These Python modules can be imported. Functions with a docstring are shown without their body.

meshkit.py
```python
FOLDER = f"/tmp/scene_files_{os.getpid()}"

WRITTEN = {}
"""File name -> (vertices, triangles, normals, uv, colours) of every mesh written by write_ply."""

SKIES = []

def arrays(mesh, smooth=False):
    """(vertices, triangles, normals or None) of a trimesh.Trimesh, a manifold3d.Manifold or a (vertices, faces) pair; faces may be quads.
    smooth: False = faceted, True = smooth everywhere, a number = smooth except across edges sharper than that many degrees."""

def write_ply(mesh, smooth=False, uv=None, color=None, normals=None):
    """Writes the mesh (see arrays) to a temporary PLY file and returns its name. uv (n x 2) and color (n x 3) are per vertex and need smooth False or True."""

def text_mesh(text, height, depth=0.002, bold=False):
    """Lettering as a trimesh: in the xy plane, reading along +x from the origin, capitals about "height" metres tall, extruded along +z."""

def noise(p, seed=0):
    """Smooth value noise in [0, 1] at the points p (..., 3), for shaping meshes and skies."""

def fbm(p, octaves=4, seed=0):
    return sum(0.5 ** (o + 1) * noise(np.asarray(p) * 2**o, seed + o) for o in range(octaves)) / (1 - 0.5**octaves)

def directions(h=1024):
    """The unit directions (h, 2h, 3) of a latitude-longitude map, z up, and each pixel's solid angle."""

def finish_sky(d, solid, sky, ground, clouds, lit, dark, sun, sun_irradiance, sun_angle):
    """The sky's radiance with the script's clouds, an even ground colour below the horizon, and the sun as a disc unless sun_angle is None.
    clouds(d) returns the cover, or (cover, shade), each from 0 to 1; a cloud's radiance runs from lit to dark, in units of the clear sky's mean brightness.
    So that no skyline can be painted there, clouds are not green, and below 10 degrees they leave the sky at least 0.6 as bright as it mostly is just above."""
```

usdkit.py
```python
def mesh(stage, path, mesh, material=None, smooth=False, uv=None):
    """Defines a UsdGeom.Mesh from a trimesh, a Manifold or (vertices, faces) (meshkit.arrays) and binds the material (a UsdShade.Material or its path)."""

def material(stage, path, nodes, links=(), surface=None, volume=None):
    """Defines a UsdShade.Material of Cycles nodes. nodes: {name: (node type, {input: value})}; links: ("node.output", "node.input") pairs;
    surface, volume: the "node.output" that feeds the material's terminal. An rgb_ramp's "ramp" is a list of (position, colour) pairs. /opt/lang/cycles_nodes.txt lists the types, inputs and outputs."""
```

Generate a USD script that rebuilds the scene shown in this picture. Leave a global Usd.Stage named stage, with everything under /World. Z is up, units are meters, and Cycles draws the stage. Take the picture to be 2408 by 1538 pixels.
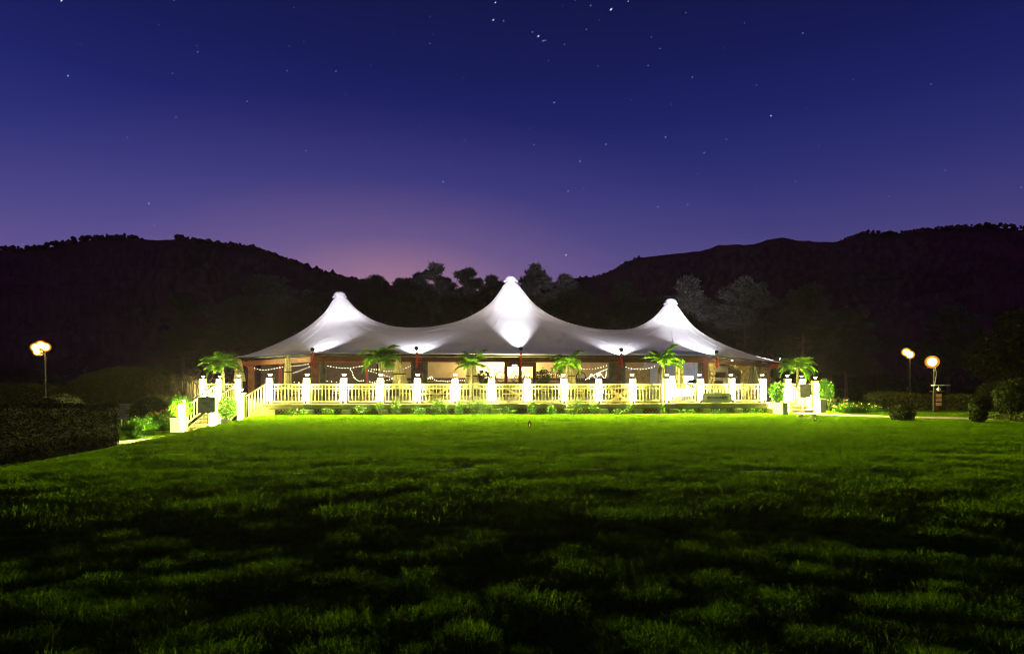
import math, random
import numpy as np, trimesh, usdkit, meshkit
from scipy import sparse
from scipy.sparse.linalg import spsolve
from shapely.geometry import Polygon, box as sbox, MultiPoint
from shapely.ops import voronoi_diagram
from pxr import Usd, UsdGeom, UsdLux, UsdShade, Gf, Sdf, Vt

random.seed(7)
rng = np.random.default_rng(7)
stage = Usd.Stage.CreateInMemory()
UsdGeom.SetStageUpAxis(stage, 'Z')
UsdGeom.SetStageMetersPerUnit(stage, 1.0)
UsdGeom.Xform.Define(stage, '/World')
PI = math.pi

# ------------------------------------------------------------------ camera, sky, exposure
F = 1400.0                     # focal length, in units of a picture 2408 wide
CX, HZ, EYE = 1204.0, 900.0, 1.5
cam = UsdGeom.Camera.Define(stage, '/World/camera')
fl = 18.0 / (1204.0 / F)
cam.CreateHorizontalApertureAttr(36.0)
cam.CreateFocalLengthAttr(fl)
cam.CreateVerticalApertureOffsetAttr(131.0 / F * fl)
cam.CreateExposureAttr(0.0)
cam.AddTranslateOp().Set((0, 0, EYE))
cam.AddRotateXOp().Set(90)
SKY_STRENGTH = 0.10
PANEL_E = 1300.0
SPOT_I = 58000.0
HAZE_DENSITY = 0.00006
HAZE = True

def X_(px, Y): return (px - CX) / F * Y
def Z_(py, Y): return EYE - (py - HZ) / F * Y
def P(px, py, Y): return np.array([X_(px, Y), Y, Z_(py, Y)])

STARS = [(145,2,3),(410,0,2),(1165,7,2),(1160,48,2.4),(1184,50,1.6),(1266,86,2.6),(1252,76,1.5),(1277,97,1.6),(1283,96,1.4),(1437,23,3.2),(1389,14,1.6),(1477,4,1.4),
 (1379,70,1.4),(160,179,2.0),(463,108,1.2),(465,123,1.6),(691,19,1.2),(1012,40,1.4),(1011,103,1.2),(675,167,1.3),(568,162,1.2),(405,173,1.1),(790,168,1.3),(1090,183,1.4),
 (1303,242,1.8),(1628,182,1.6),(1524,155,1.4),(1552,115,1.2),(1613,31,1.3),(1888,79,1.4),(1779,201,1.2),(1813,273,2.0),(1565,323,1.8),(1656,360,1.6),(1425,340,1.6),
 (1364,380,1.5),(1256,341,1.3),(1245,304,1.2),(1092,331,1.2),(989,296,1.2),(720,355,1.3),(581,239,1.3),(414,276,1.1),(350,479,1.8),(1042,428,1.6),(1336,450,1.3),(1547,487,1.4),
 (1617,482,1.5),(1331,600,2.0),(1925,344,1.2),(1870,427,1.0),(1708,328,1.1),(880,343,1.0),(813,224,1.0),(299,324,1.1),(1290,143,1.1),(1751,55,1.1),(2006,187,.9),(1532,88,1.2),(1327,105,1.1)]

def make_sky():
    n, l = {}, []
    n['tc'] = ('texture_coordinate', {}); n['sx'] = ('separate_xyz', {}); l.append(('tc.generated', 'sx.vector'))
    # colour of the night sky over height
    n['ramp'] = ('rgb_ramp', {'ramp': [(0.0, (.20,.11,.24)), (.10, (.160,.098,.26)), (.17, (.102,.076,.255)), (.235, (.058,.052,.225)), (.31, (.028,.031,.190)), (.39, (.0135,.0170,.142)),
                                       (.46, (.0085,.0115,.100)), (.545, (.0055,.0080,.068)), (.75, (.004,.0065,.052)), (1.0, (.003,.005,.040))]})
    l.append(('sx.z', 'ramp.fac'))
    # afterglow of the sun that has set behind the hills
    g = np.array([(930 - CX) / F, 1.0, 0.135]); g /= np.linalg.norm(g)
    n['gm'] = ('vector_math', {'math_type': 'subtract', 'vector2': tuple(g)}); l.append(('tc.generated', 'gm.vector1'))
    n['gs'] = ('vector_math', {'math_type': 'multiply', 'vector2': (1.0, .6, 2.1)}); l.append(('gm.vector', 'gs.vector1'))
    n['gl'] = ('vector_math', {'math_type': 'length'}); l.append(('gs.vector', 'gl.vector1'))
    n['gr'] = ('rgb_ramp', {'ramp': [(0.0, (.34,.15,.06)), (.10, (.22,.095,.045)), (.22, (.085,.042,.035)), (.40, (.020,.012,.022)), (.62, (0,0,0)), (1, (0,0,0))]})
    l.append(('gl.value', 'gr.fac'))
    n['a1'] = ('mix', {'mix_type': 'add', 'fac': 1.0}); l += [('ramp.color', 'a1.color1'), ('gr.color', 'a1.color2')]
    # brighter on the side of the afterglow, darker away from it
    n['az'] = ('map_range', {'from_min': -.75, 'from_max': .75, 'to_min': 1.03, 'to_max': .82, 'clamp': True}); l.append(('sx.x', 'az.value'))
    n['azm'] = ('vector_math', {'math_type': 'scale'}); l += [('a1.color', 'azm.vector1'), ('az.result', 'azm.scale')]
    n['sky'] = ('sky_texture', {'sky_type': 'single_scattering', 'sun_disc': False, 'sun_elevation': math.radians(-4), 'sun_rotation': math.atan2(g[0], g[1]), 'altitude': 60.0})
    n['skm'] = ('mix', {'mix_type': 'multiply', 'fac': 1.0, 'color2': (.02, .02, .02)}); l.append(('sky.color', 'skm.color1'))
    n['a2'] = ('mix', {'mix_type': 'add', 'fac': 1.0}); l += [('azm.vector', 'a2.color1'), ('skm.color', 'a2.color2')]
    # stars: short trails along one direction
    n['dx'] = ('math', {'math_type': 'divide'}); n['dz'] = ('math', {'math_type': 'divide'})
    l += [('sx.x', 'dx.value1'), ('sx.y', 'dx.value2'), ('sx.z', 'dz.value1'), ('sx.y', 'dz.value2')]
    n['p'] = ('math', {'math_type': 'add'}); n['q'] = ('math', {'math_type': 'subtract'})
    l += [('dx.value', 'p.value1'), ('dz.value', 'p.value2'), ('dx.value', 'q.value1'), ('dz.value', 'q.value2')]
    n['ph'] = ('math', {'math_type': 'multiply', 'value2': .50}); l.append(('p.value', 'ph.value1'))
    n['w'] = ('combine_xyz', {'z': 0.0}); l += [('ph.value', 'w.x'), ('q.value', 'w.y')]
    prev = None
    for i, (x, y, s) in enumerate(STARS):
        u, v = (x - CX) / F, (HZ - y) / F
        n[f'd{i}'] = ('vector_math', {'math_type': 'distance', 'vector2': (.5 * (u + v), u - v, 0)}); l.append(('w.vector', f'd{i}.vector1'))
        n[f'm{i}'] = ('math', {'math_type': 'divide', 'value2': s}); l.append((f'd{i}.value', f'm{i}.value1'))
        if prev is None: prev = f'm{i}'
        else:
            n[f'n{i}'] = ('math', {'math_type': 'minimum'}); l += [(f'{prev}.value', f'n{i}.value1'), (f'm{i}.value', f'n{i}.value2')]; prev = f'n{i}'
    n['st'] = ('map_range', {'from_min': .0001, 'from_max': .00075, 'to_min': .8, 'to_max': 0.0, 'clamp': True}); l.append((f'{prev}.value', 'st.value'))
    n['vo'] = ('voronoi_texture', {'scale': 50.0, 'feature': 'f1', 'dimensions': '3D'}); l.append(('tc.generated', 'vo.vector'))
    n['vs'] = ('map_range', {'from_min': .012, 'from_max': .034, 'to_min': .36, 'to_max': 0.0, 'clamp': True}); l.append(('vo.distance', 'vs.value'))
    n['sa'] = ('math', {'math_type': 'add'}); l += [('st.result', 'sa.value1'), ('vs.result', 'sa.value2')]
    n['fr'] = ('math', {'math_type': 'greater_than', 'value2': .02}); l.append(('sx.y', 'fr.value1'))
    n['sb'] = ('math', {'math_type': 'multiply'}); l += [('sa.value', 'sb.value1'), ('fr.value', 'sb.value2')]
    n['sc'] = ('vector_math', {'math_type': 'scale', 'vector1': (1.3, 1.3, 1.6)}); l.append(('sb.value', 'sc.scale'))
    n['a3'] = ('mix', {'mix_type': 'add', 'fac': 1.0}); l += [('a2.color', 'a3.color1'), ('sc.vector', 'a3.color2')]
    n['k'] = ('vector_math', {'math_type': 'scale', 'scale': 1.0 / SKY_STRENGTH}); l.append(('a3.color', 'k.vector1'))
    n['bg'] = ('background_shader', {'strength': SKY_STRENGTH}); l.append(('k.vector', 'bg.color'))
    return usdkit.material(stage, '/World/Looks/night_sky', n, l, surface='bg.background')
dome = UsdLux.DomeLight.Define(stage, '/World/sky')
UsdShade.MaterialBindingAPI.Apply(dome.GetPrim()).Bind(make_sky())
dome.GetPrim().SetCustomDataByKey('kind', 'structure')

# ------------------------------------------------------------------ helpers
_names = {}
def numbered(parent, name):
    k = (str(parent), name); i = _names.get(k, 0); _names[k] = i + 1
    return name if i == 0 else f'{name}_{i:03d}'

def tag(o, label=None, cat=None, group=None, kind=None):
    o = o.GetPrim() if hasattr(o, 'GetPrim') else o
    for k, v in (('label', label), ('category', cat), ('group', group), ('kind', kind)):
        if v: o.SetCustomDataByKey(k, v)
    return o

def thing(name, label, cat, loc=(0, 0, 0), rz=0, group=None):
    x = UsdGeom.Xform.Define(stage, '/World/' + numbered('/World', name))
    x.AddTranslateOp().Set(tuple(float(c) for c in loc)); x.AddRotateZOp().Set(float(math.degrees(rz)))
    return tag(x, label, cat, group)

def obj(name, mesh, mat, parent=None, smooth=False):
    pp = '/World' if parent is None else str(parent.GetPath())
    if isinstance(mesh, MB): mesh = mesh.get()
    return usdkit.mesh(stage, pp + '/' + numbered(pp, name), mesh, mat, smooth).GetPrim()

def dup(root, loc, rz, label, group=None, scale=None):
    was = root.GetCustomData()
    base = root.GetName()
    if base[-4:-3] == '_' and base[-3:].isdigit(): base = base[:-4]
    r = thing(base, label, was['category'], loc, rz, group or was.get('group'))
    if scale is not None: UsdGeom.Xformable(r).AddScaleOp().Set(tuple(scale))
    r.GetReferences().AddInternalReference(root.GetPath()); r.SetInstanceable(True)
    return r

def place(root, loc, rz=0, scale=None):
    x = UsdGeom.Xformable(root)
    ops = x.GetOrderedXformOps()
    ops[0].Set(tuple(float(c) for c in loc)); ops[1].Set(float(math.degrees(rz)))
    if scale is not None: x.AddScaleOp().Set(tuple(scale))

def basis(d):
    d = np.asarray(d, float); d = d / np.linalg.norm(d)
    a = np.array([0, 0, 1.0]) if abs(d[2]) < .95 else np.array([0, 1.0, 0])
    s = np.cross(d, a); s /= np.linalg.norm(s)
    return d, s, np.cross(s, d)

class MB:
    def __init__(s): s.v, s.f, s.n = [], [], 0
    def add(s, v, f):
        f = np.asarray(f, int)
        if f.ndim == 2 and f.shape[1] == 4: f = np.vstack([f[:, [0, 1, 2]], f[:, [0, 2, 3]]])
        s.v.append(np.asarray(v, float)); s.f.append(f + s.n); s.n += len(v); return s
    def mesh(s, m): return s.add(m.vertices, m.faces)
    def box(s, c, size, rz=0):
        hx, hy, hz = np.array(size) / 2.0
        v = np.array([(x, y, z) for z in (-hz, hz) for y in (-hy, hy) for x in (-hx, hx)])
        if rz: c_, s_ = math.cos(rz), math.sin(rz); v = v @ np.array([[c_, -s_, 0], [s_, c_, 0], [0, 0, 1]]).T
        return s.add(v + np.array(c), [[0, 2, 3, 1], [4, 5, 7, 6], [0, 1, 5, 4], [2, 6, 7, 3], [0, 4, 6, 2], [1, 3, 7, 5]])
    def cbox(s, c, size, r=.01, rz=0):     # chamfered box
        h = np.array(size) / 2.0; r = min(r, h.min() * .8); pts = []
        for sx in (-1, 1):
            for sy in (-1, 1):
                for sz in (-1, 1):
                    k = np.array([sx, sy, sz])
                    for a in range(3):
                        e = h - r; e = e.copy(); e[a] = h[a]; pts.append(k * e)
        m = trimesh.convex.convex_hull(np.array(pts)); v = m.vertices
        if rz: c_, s_ = math.cos(rz), math.sin(rz); v = v @ np.array([[c_, -s_, 0], [s_, c_, 0], [0, 0, 1]]).T
        return s.add(v + np.array(c), m.faces)
    def bar(s, a, b, w, h):                 # rectangular beam from a to b; w sideways, h upwards
        a, b = np.asarray(a, float), np.asarray(b, float)
        d, sd, up = basis(b - a)
        v = [p + sd * sx * w / 2 + up * sz * h / 2 for p in (a, b) for sz in (-1, 1) for sx in (-1, 1)]
        return s.add(v, [[0, 1, 3, 2], [4, 6, 7, 5], [0, 4, 5, 1], [2, 3, 7, 6], [0, 2, 6, 4], [1, 5, 7, 3]])
    def tube(s, pts, r, n=8, cap=True):
        pts = np.asarray(pts, float); r = np.broadcast_to(r, len(pts)); vs = []
        t = np.gradient(pts, axis=0)
        for p, d, k in zip(pts, t, r):
            _, a, b = basis(d)
            ang = np.arange(n) / n * 2 * PI
            vs.append(p + k * (np.cos(ang)[:, None] * a + np.sin(ang)[:, None] * b))
        f = []
        for i in range(len(pts) - 1):
            for j in range(n):
                k = (j + 1) % n; f.append([i * n + j, i * n + k, (i + 1) * n + k, (i + 1) * n + j])
        v = np.vstack(vs); s.add(v, f)
        if cap:
            for i in (0, len(pts) - 1):
                ring = vs[i]; s.add(np.vstack([ring, ring.mean(0)]), [[j, (j + 1) % n, n] for j in range(n)])
        return s
    def lathe(s, prof, n=16, c=(0, 0, 0), mod=None):
        prof = np.asarray(prof, float); ang = np.arange(n) / n * 2 * PI; rows = []
        for r, z in prof:
            rr = r * (1 if mod is None else mod(ang, z))
            rows.append(np.stack([rr * np.cos(ang), rr * np.sin(ang), np.full(n, z)], 1))
        f = [[i * n + j, i * n + (j + 1) % n, (i + 1) * n + (j + 1) % n, (i + 1) * n + j] for i in range(len(prof) - 1) for j in range(n)]
        return s.add(np.vstack(rows) + np.array(c), f)
    def sphere(s, c, r, sub=1, sc=(1, 1, 1)):
        m = trimesh.creation.icosphere(subdivisions=sub, radius=r)
        return s.add(m.vertices * np.array(sc) + np.array(c), m.faces)
    def get(s): return np.vstack(s.v), np.vstack(s.f)

def sample_dirs(n, g=rng):
    d = g.normal(size=(n, 3)); return d / np.linalg.norm(d, axis=1, keepdims=True)

def leaf_quads(p, nrm, size, aspect=.55, g=rng, jit=.6):
    """Small folded leaves at points p, roughly facing nrm."""
    n = len(p)
    nn = nrm + jit * g.normal(size=(n, 3)); nn /= np.linalg.norm(nn, axis=1, keepdims=True)
    t = np.cross(nn, sample_dirs(n, g)); t /= np.maximum(np.linalg.norm(t, axis=1, keepdims=True), 1e-6)
    b = np.cross(nn, t)
    L = (np.broadcast_to(size, n) * g.uniform(.7, 1.3, n))[:, None]; W = L * aspect
    v = np.stack([p - t * L * .5, p + b * W * .5 + nn * L * .08, p + t * L * .5, p - b * W * .5 + nn * L * .08], 1).reshape(-1, 3)
    k = np.arange(n)[:, None] * 4
    return v, np.vstack([k + [0, 1, 2], k + [0, 2, 3]])

def blades(p, d, length, width, g=rng):
    """Narrow pointed triangles from p along d."""
    n = len(p); s = np.cross(d, sample_dirs(n, g)); s /= np.maximum(np.linalg.norm(s, axis=1, keepdims=True), 1e-6)
    w = np.broadcast_to(width, n)[:, None] / 2; L = np.broadcast_to(length, n)[:, None]
    v = np.stack([p - s * w, p + s * w, p + d * L], 1).reshape(-1, 3)
    return v, np.arange(3 * n).reshape(-1, 3)

# ------------------------------------------------------------------ materials
_m = {}
def principled(name, color, rough=.6, var=.12, scale=6.0, bump=0.0, bscale=40.0, spec=.3, stretch=(1, 1, 1), detail=4.0, metallic=0.0, trans=0.0, random_v=0.0):
    if name in _m: return _m[name]
    c = np.array(color)
    lo, hi = np.clip(c * (1 - var * 2), 0, 1), np.clip(c * (1 + var * 1.6), 0, 1)
    n = {'tc': ('texture_coordinate', {}), 'mp': ('mapping', {'scale': tuple(stretch)}), 'no': ('noise_texture', {'scale': scale, 'detail': detail, 'roughness': .6}),
         'r': ('rgb_ramp', {'ramp': [(.25, tuple(lo)), (.75, tuple(hi))]}),
         'p': ('principled_bsdf', {'roughness': rough, 'specular_ior_level': spec, 'metallic': metallic})}
    l = [('tc.object', 'mp.vector'), ('mp.vector', 'no.vector'), ('no.fac', 'r.fac')]
    out = 'r.color'
    if random_v:
        n['oi'] = ('object_info', {}); n['mr'] = ('map_range', {'to_min': 1 - random_v, 'to_max': 1 + random_v}); n['sc'] = ('vector_math', {'math_type': 'scale'})
        l += [('oi.random', 'mr.value'), (out, 'sc.vector1'), ('mr.result', 'sc.scale')]; out = 'sc.vector'
    l.append((out, 'p.base_color'))
    if bump:
        n['bn'] = ('noise_texture', {'scale': bscale, 'detail': 5.0}); n['b'] = ('bump', {'strength': bump, 'distance': .02})
        l += [('mp.vector', 'bn.vector'), ('bn.fac', 'b.height'), ('b.normal', 'p.normal')]
    surf = 'p.BSDF'
    if trans:
        n['tr'] = ('translucent_bsdf', {}); n['mx'] = ('mix_closure', {'fac': trans}); l += [(out, 'tr.color'), ('p.BSDF', 'mx.closure1'), ('tr.BSDF', 'mx.closure2')]; surf = 'mx.closure'
    _m[name] = usdkit.material(stage, '/World/Looks/' + name, n, l, surface=surf)
    return _m[name]

def glow(name, color, strength):
    if name not in _m:
        _m[name] = usdkit.material(stage, '/World/Looks/' + name, {'e': ('emission', {'color': tuple(color), 'strength': float(strength)})}, [], surface='e.emission')
    return _m[name]

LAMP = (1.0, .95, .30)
M_panel = glow('lamp_panel_glow', LAMP, PANEL_E)  # glow added to the post faces, which are really lit from below
M_lantern = glow('lantern_glow', (1, .93, .55), 6.0)
M_lanttop = glow('lantern_top_glow', (1, .93, .45), 85.0)  # upward glow added to brighten palms, eaves and beams
M_bulb = glow('bulb_glow', (1, .84, .58), 6.0)
M_lens = glow('lens_glow', (.95, .96, 1), 12.0)
M_street = glow('street_glow', (1, .68, .18), 850.0)
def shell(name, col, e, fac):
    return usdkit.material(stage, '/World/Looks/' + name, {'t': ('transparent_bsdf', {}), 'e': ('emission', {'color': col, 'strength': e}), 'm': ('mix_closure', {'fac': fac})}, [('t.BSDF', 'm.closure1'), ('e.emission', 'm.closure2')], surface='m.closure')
M_amber, M_amber2 = shell('amber_globe', (1, .36, .02), 1.1, .42), shell('pale_amber_globe', (1, .55, .06), 1.5, .55)  # see-through shells paint the warm halo around each street bulb
M_warm = glow('pendant_glow', (1, .82, .42), 720.0)
M_dim = glow('small_pendant_glow', (1, .94, .93), 190.0)  # for the unseen fill lamps added under the peaks, and one small lamp
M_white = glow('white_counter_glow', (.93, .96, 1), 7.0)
M_rope = glow('light_rope_glow', (1, .9, .6), 2.2)
M_cream = principled('cream_paint', (.31, .298, .155), .5, .05, 5)
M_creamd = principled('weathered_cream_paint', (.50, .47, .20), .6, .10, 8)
M_deck = principled('deck_timber', (.30, .23, .11), .65, .22, 3, .3, 30, stretch=(1, 1, 12))
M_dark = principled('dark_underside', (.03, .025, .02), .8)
M_redwood = principled('dark_red_timber', (.085, .026, .018), .5, .15, 4, .15, 30)
M_orange = principled('orange_red_timber', (.26, .065, .014), .5, .15, 4, .15, 30)  # lit copy of the red timber, orange light put into its colour
M_red = principled('red_steel', (.38, .022, .02), .45, .08)
M_curtain = principled('grey_curtain', (.15, .14, .145), .8, .12, 12, stretch=(1, 1, .1))
M_tan = principled('tan_canvas', (.50, .39, .21), .85, .12, 5, .25, 25)
M_darkcanvas = principled('charcoal_canvas', (.075, .065, .05), .85, .12, 5, .2, 25)
M_metal = principled('black_metal', (.03, .03, .032), .4, .1, metallic=.4)
M_grey = principled('grey_planter', (.30, .27, .26), .7, .08, 8, .2, 60)
M_board = principled('slate_board', (.20, .175, .185), .7, .08)
M_timber = principled('plain_timber', (.40, .27, .12), .6, .18, 4, .2, 40, stretch=(1, 8, 1))
M_brown = principled('brown_timber', (.08, .045, .028), .6, .2, 4)
M_wallcloth = principled('tan_wall_cloth', (.46, .35, .17), .8, .08, 1.2)
M_palm = principled('palm_leaf', (.13, .28, .012), .5, .25, 3, trans=.3, spec=.15)
M_leaf = principled('shrub_leaf', (.040, .115, .003), .6, .3, 2.5, trans=.25, spec=.08)
M_fern = principled('fern_leaf', (.03, .085, .02), .5, .3, 3, trans=.2)
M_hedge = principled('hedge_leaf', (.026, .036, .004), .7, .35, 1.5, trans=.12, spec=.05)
M_hedge_far = principled('garden_hedge_leaf', (.060, .070, .010), .7, .3, 1.5, trans=.12, spec=.05)  # paler hedge copy with dim lamp light put into its colour
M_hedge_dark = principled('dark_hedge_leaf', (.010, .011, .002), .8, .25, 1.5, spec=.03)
M_hedgec = principled('hedge_core', (.012, .018, .004), .9)
M_pine = principled('pine_needle', (.050, .045, .050), .6, .3, .8, trans=.1)
M_bark = principled('bark', (.13, .10, .075), .85, .25, 5, .5, 20, stretch=(1, 1, .3))
M_palmbark = principled('palm_bark', (.26, .22, .12), .8, .25, 6, .5, 30)
M_hill = principled('hill_scrub', (.15, .026, .045), .95, .3, .03, spec=0)  # maroon tone of the night haze is put into this colour
M_stone = principled('rubble_stone', (.33, .25, .11), .85, .22, 4, .6, 18, random_v=.3)
M_mortar = principled('mortar', (.12, .10, .06), .9, .2, 12, .4, 40)
M_path = principled('path_gravel', (.34, .27, .17), .9, .2, 9, .4, 60)
M_flower = principled('pink_petal', (.55, .12, .12), .6, .2, 6, trans=.2)
M_yflower = principled('yellow_petal', (.6, .5, .06), .6, .2, 6, trans=.2)
M_steel = principled('brushed_steel', (.45, .45, .46), .35, .06, metallic=.8)
M_white_paint = principled('white_paint', (.75, .75, .75), .5, .05)
M_corr = principled('pale_blue_panel', (.42, .46, .52), .55, .08, 10)
M_glass = usdkit.material(stage, '/World/Looks/lantern_pane', {'t': ('transparent_bsdf', {'color': (.95, .9, .7)}), 'g': ('glossy_bsdf', {'roughness': .05}), 'f': ('fresnel', {'IOR': 1.45}), 'm': ('mix_closure', {})},
                          [('f.fac', 'm.fac'), ('t.BSDF', 'm.closure1'), ('g.BSDF', 'm.closure2')], surface='m.closure')

def membrane_mat():
    n = {'tc': ('texture_coordinate', {}), 'no': ('noise_texture', {'scale': .55, 'detail': 3.0}), 'r': ('rgb_ramp', {'ramp': [(.3, (.72, .70, .76)), (.7, (.81, .79, .85))]}),
         'p': ('principled_bsdf', {'roughness': .55, 'specular_ior_level': .25}), 'bn': ('noise_texture', {'scale': 2.2, 'detail': 3.0}), 'b': ('bump', {'strength': .12, 'distance': .05}),
         'tr': ('translucent_bsdf', {}), 'mx': ('mix_closure', {'fac': .40})}
    l = [('tc.object', 'no.vector'), ('no.fac', 'r.fac'), ('r.color', 'p.base_color'), ('tc.object', 'bn.vector'), ('bn.fac', 'b.height'), ('b.normal', 'p.normal'),
         ('r.color', 'tr.color'), ('p.BSDF', 'mx.closure1'), ('tr.BSDF', 'mx.closure2')]
    return usdkit.material(stage, '/World/Looks/white_membrane', n, l, surface='mx.closure')  # white cloth with lavender sky light put into its colour
M_mem = membrane_mat()

def lawn_mat():
    n = {'tc': ('texture_coordinate', {}), 'a': ('noise_texture', {'scale': .35, 'detail': 5.0, 'roughness': .65}), 'b': ('noise_texture', {'scale': 9.0, 'detail': 6.0, 'roughness': .7}),
         'ra': ('rgb_ramp', {'ramp': [(.3, (.042, .090, .002)), (.55, (.060, .115, .003)), (.75, (.085, .13, .004))]}), 'rb': ('rgb_ramp', {'ramp': [(.3, (.35, .35, .35)), (.7, (1.2, 1.2, 1.2))]}),
         'm': ('mix', {'mix_type': 'multiply', 'fac': 1.0}), 'p': ('principled_bsdf', {'roughness': .95, 'specular_ior_level': 0.0}), 'bu': ('bump', {'strength': .8, 'distance': .04})}
    l = [('tc.object', 'a.vector'), ('tc.object', 'b.vector'), ('a.fac', 'ra.fac'), ('b.fac', 'rb.fac'), ('ra.color', 'm.color1'), ('rb.color', 'm.color2'), ('m.color', 'p.base_color'), ('b.fac', 'bu.height'), ('bu.normal', 'p.normal')]
    return usdkit.material(stage, '/World/Looks/lawn', n, l, surface='p.BSDF')
M_lawn = lawn_mat()

def blade_mat(name, c0, c1):
    n = {'oi': ('object_info', {}), 'g': ('geometry', {}), 'r': ('rgb_ramp', {'ramp': [(0, c0), (1, c1)]}), 'no': ('noise_texture', {'scale': .6, 'detail': 3.0}),
         'ad': ('math', {'math_type': 'multiply_add', 'value2': .5}), 'p': ('principled_bsdf', {'roughness': .8, 'specular_ior_level': 0.0}), 'tr': ('translucent_bsdf', {}), 'mx': ('mix_closure', {'fac': .35})}
    l = [('oi.random', 'ad.value1'), ('g.position', 'no.vector'), ('no.fac', 'ad.value3'), ('ad.value', 'r.fac'), ('r.color', 'p.base_color'), ('r.color', 'tr.color'), ('p.BSDF', 'mx.closure1'), ('tr.BSDF', 'mx.closure2')]
    return usdkit.material(stage, '/World/Looks/' + name, n, l, surface='mx.closure')
M_blade = blade_mat('grass_blade', (.058, .150, .001), (.125, .235, .003))

# ------------------------------------------------------------------ terrain
def sstep(a, b, x):
    t = np.clip((np.asarray(x, float) - a) / (b - a), 0, 1); return t * t * (3 - 2 * t)

def ground_h(X, Y, fine=True):
    X, Y = np.asarray(X, float), np.asarray(Y, float)
    f_ = np.clip((Y - 12) / 14, 0, 1); x0_, x1_ = -7.5 - 3.4 * f_, -14.2 + .6 * f_; t_ = np.clip((X - x0_) / (x1_ - x0_), 0, 1)
    h = -.85 * t_ * t_ * (3 - 2 * t_)
    h = h - .12 * sstep(9.2, 4.0, Y) - .25 * sstep(14, 40, X) * 0
    if fine:
        k = np.stack([X, Y, 0 * X], -1)
        near = sstep(13, 7, Y); lawnm = sstep(32, 25, Y) * sstep(22, 17, np.abs(X))
        h = h + lawnm * ((meshkit.fbm(k * .6, 2, 3) - .5) * .012 + (meshkit.fbm(k * np.array([3.6, 5.4, 1]), 3, 5) - .5) * (.022 + .095 * near))
    return h

def axis(lo, hi, step, far, k=1.16):
    a = list(np.arange(lo, hi + 1e-6, step)); s = step
    while a[-1] < far: s *= k; a.append(a[-1] + s)
    s = step; b = []
    while (b[-1] if b else lo) > -far: s *= k; b.append((b[-1] if b else lo) - s)
    return np.array(b[::-1] + a)

def grid_faces(nx, ny):
    i, j = np.meshgrid(np.arange(nx - 1), np.arange(ny - 1), indexing='ij'); a = (i * ny + j).ravel()
    return np.stack([a, a + ny, a + ny + 1, a + 1], 1)

gx, gy = axis(-22, 22, .12, 640), axis(1.6, 29, .08, 640)
XX, YY = np.meshgrid(gx, gy, indexing='ij')
gv = np.stack([XX, YY, ground_h(XX, YY)], -1).reshape(-1, 3)
tag(obj('ground', (gv, grid_faces(len(gx), len(gy))), M_lawn, smooth=True), 'wide grass lawn running from the camera to the lit deck', kind='structure')

def strip(name, pts, width, mat, label, lift=.012):
    pts = np.asarray(pts, float); t = np.gradient(pts, axis=0); t /= np.linalg.norm(t, axis=1, keepdims=True)
    nrm = np.stack([-t[:, 1], t[:, 0]], 1); cols = np.linspace(-.5, .5, 7); w = np.broadcast_to(width, len(pts))
    q = pts[:, None] + nrm[:, None] * (cols[None, :, None] * w[:, None, None])
    z = ground_h(q[..., 0], q[..., 1]) + lift + .03 * (1 - (2 * cols[None]) ** 2)
    v = np.concatenate([q, z[..., None]], -1).reshape(-1, 3)
    tag(obj(name, (v, grid_faces(len(pts), 7)), mat, smooth=True), label, kind='structure')

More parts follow.
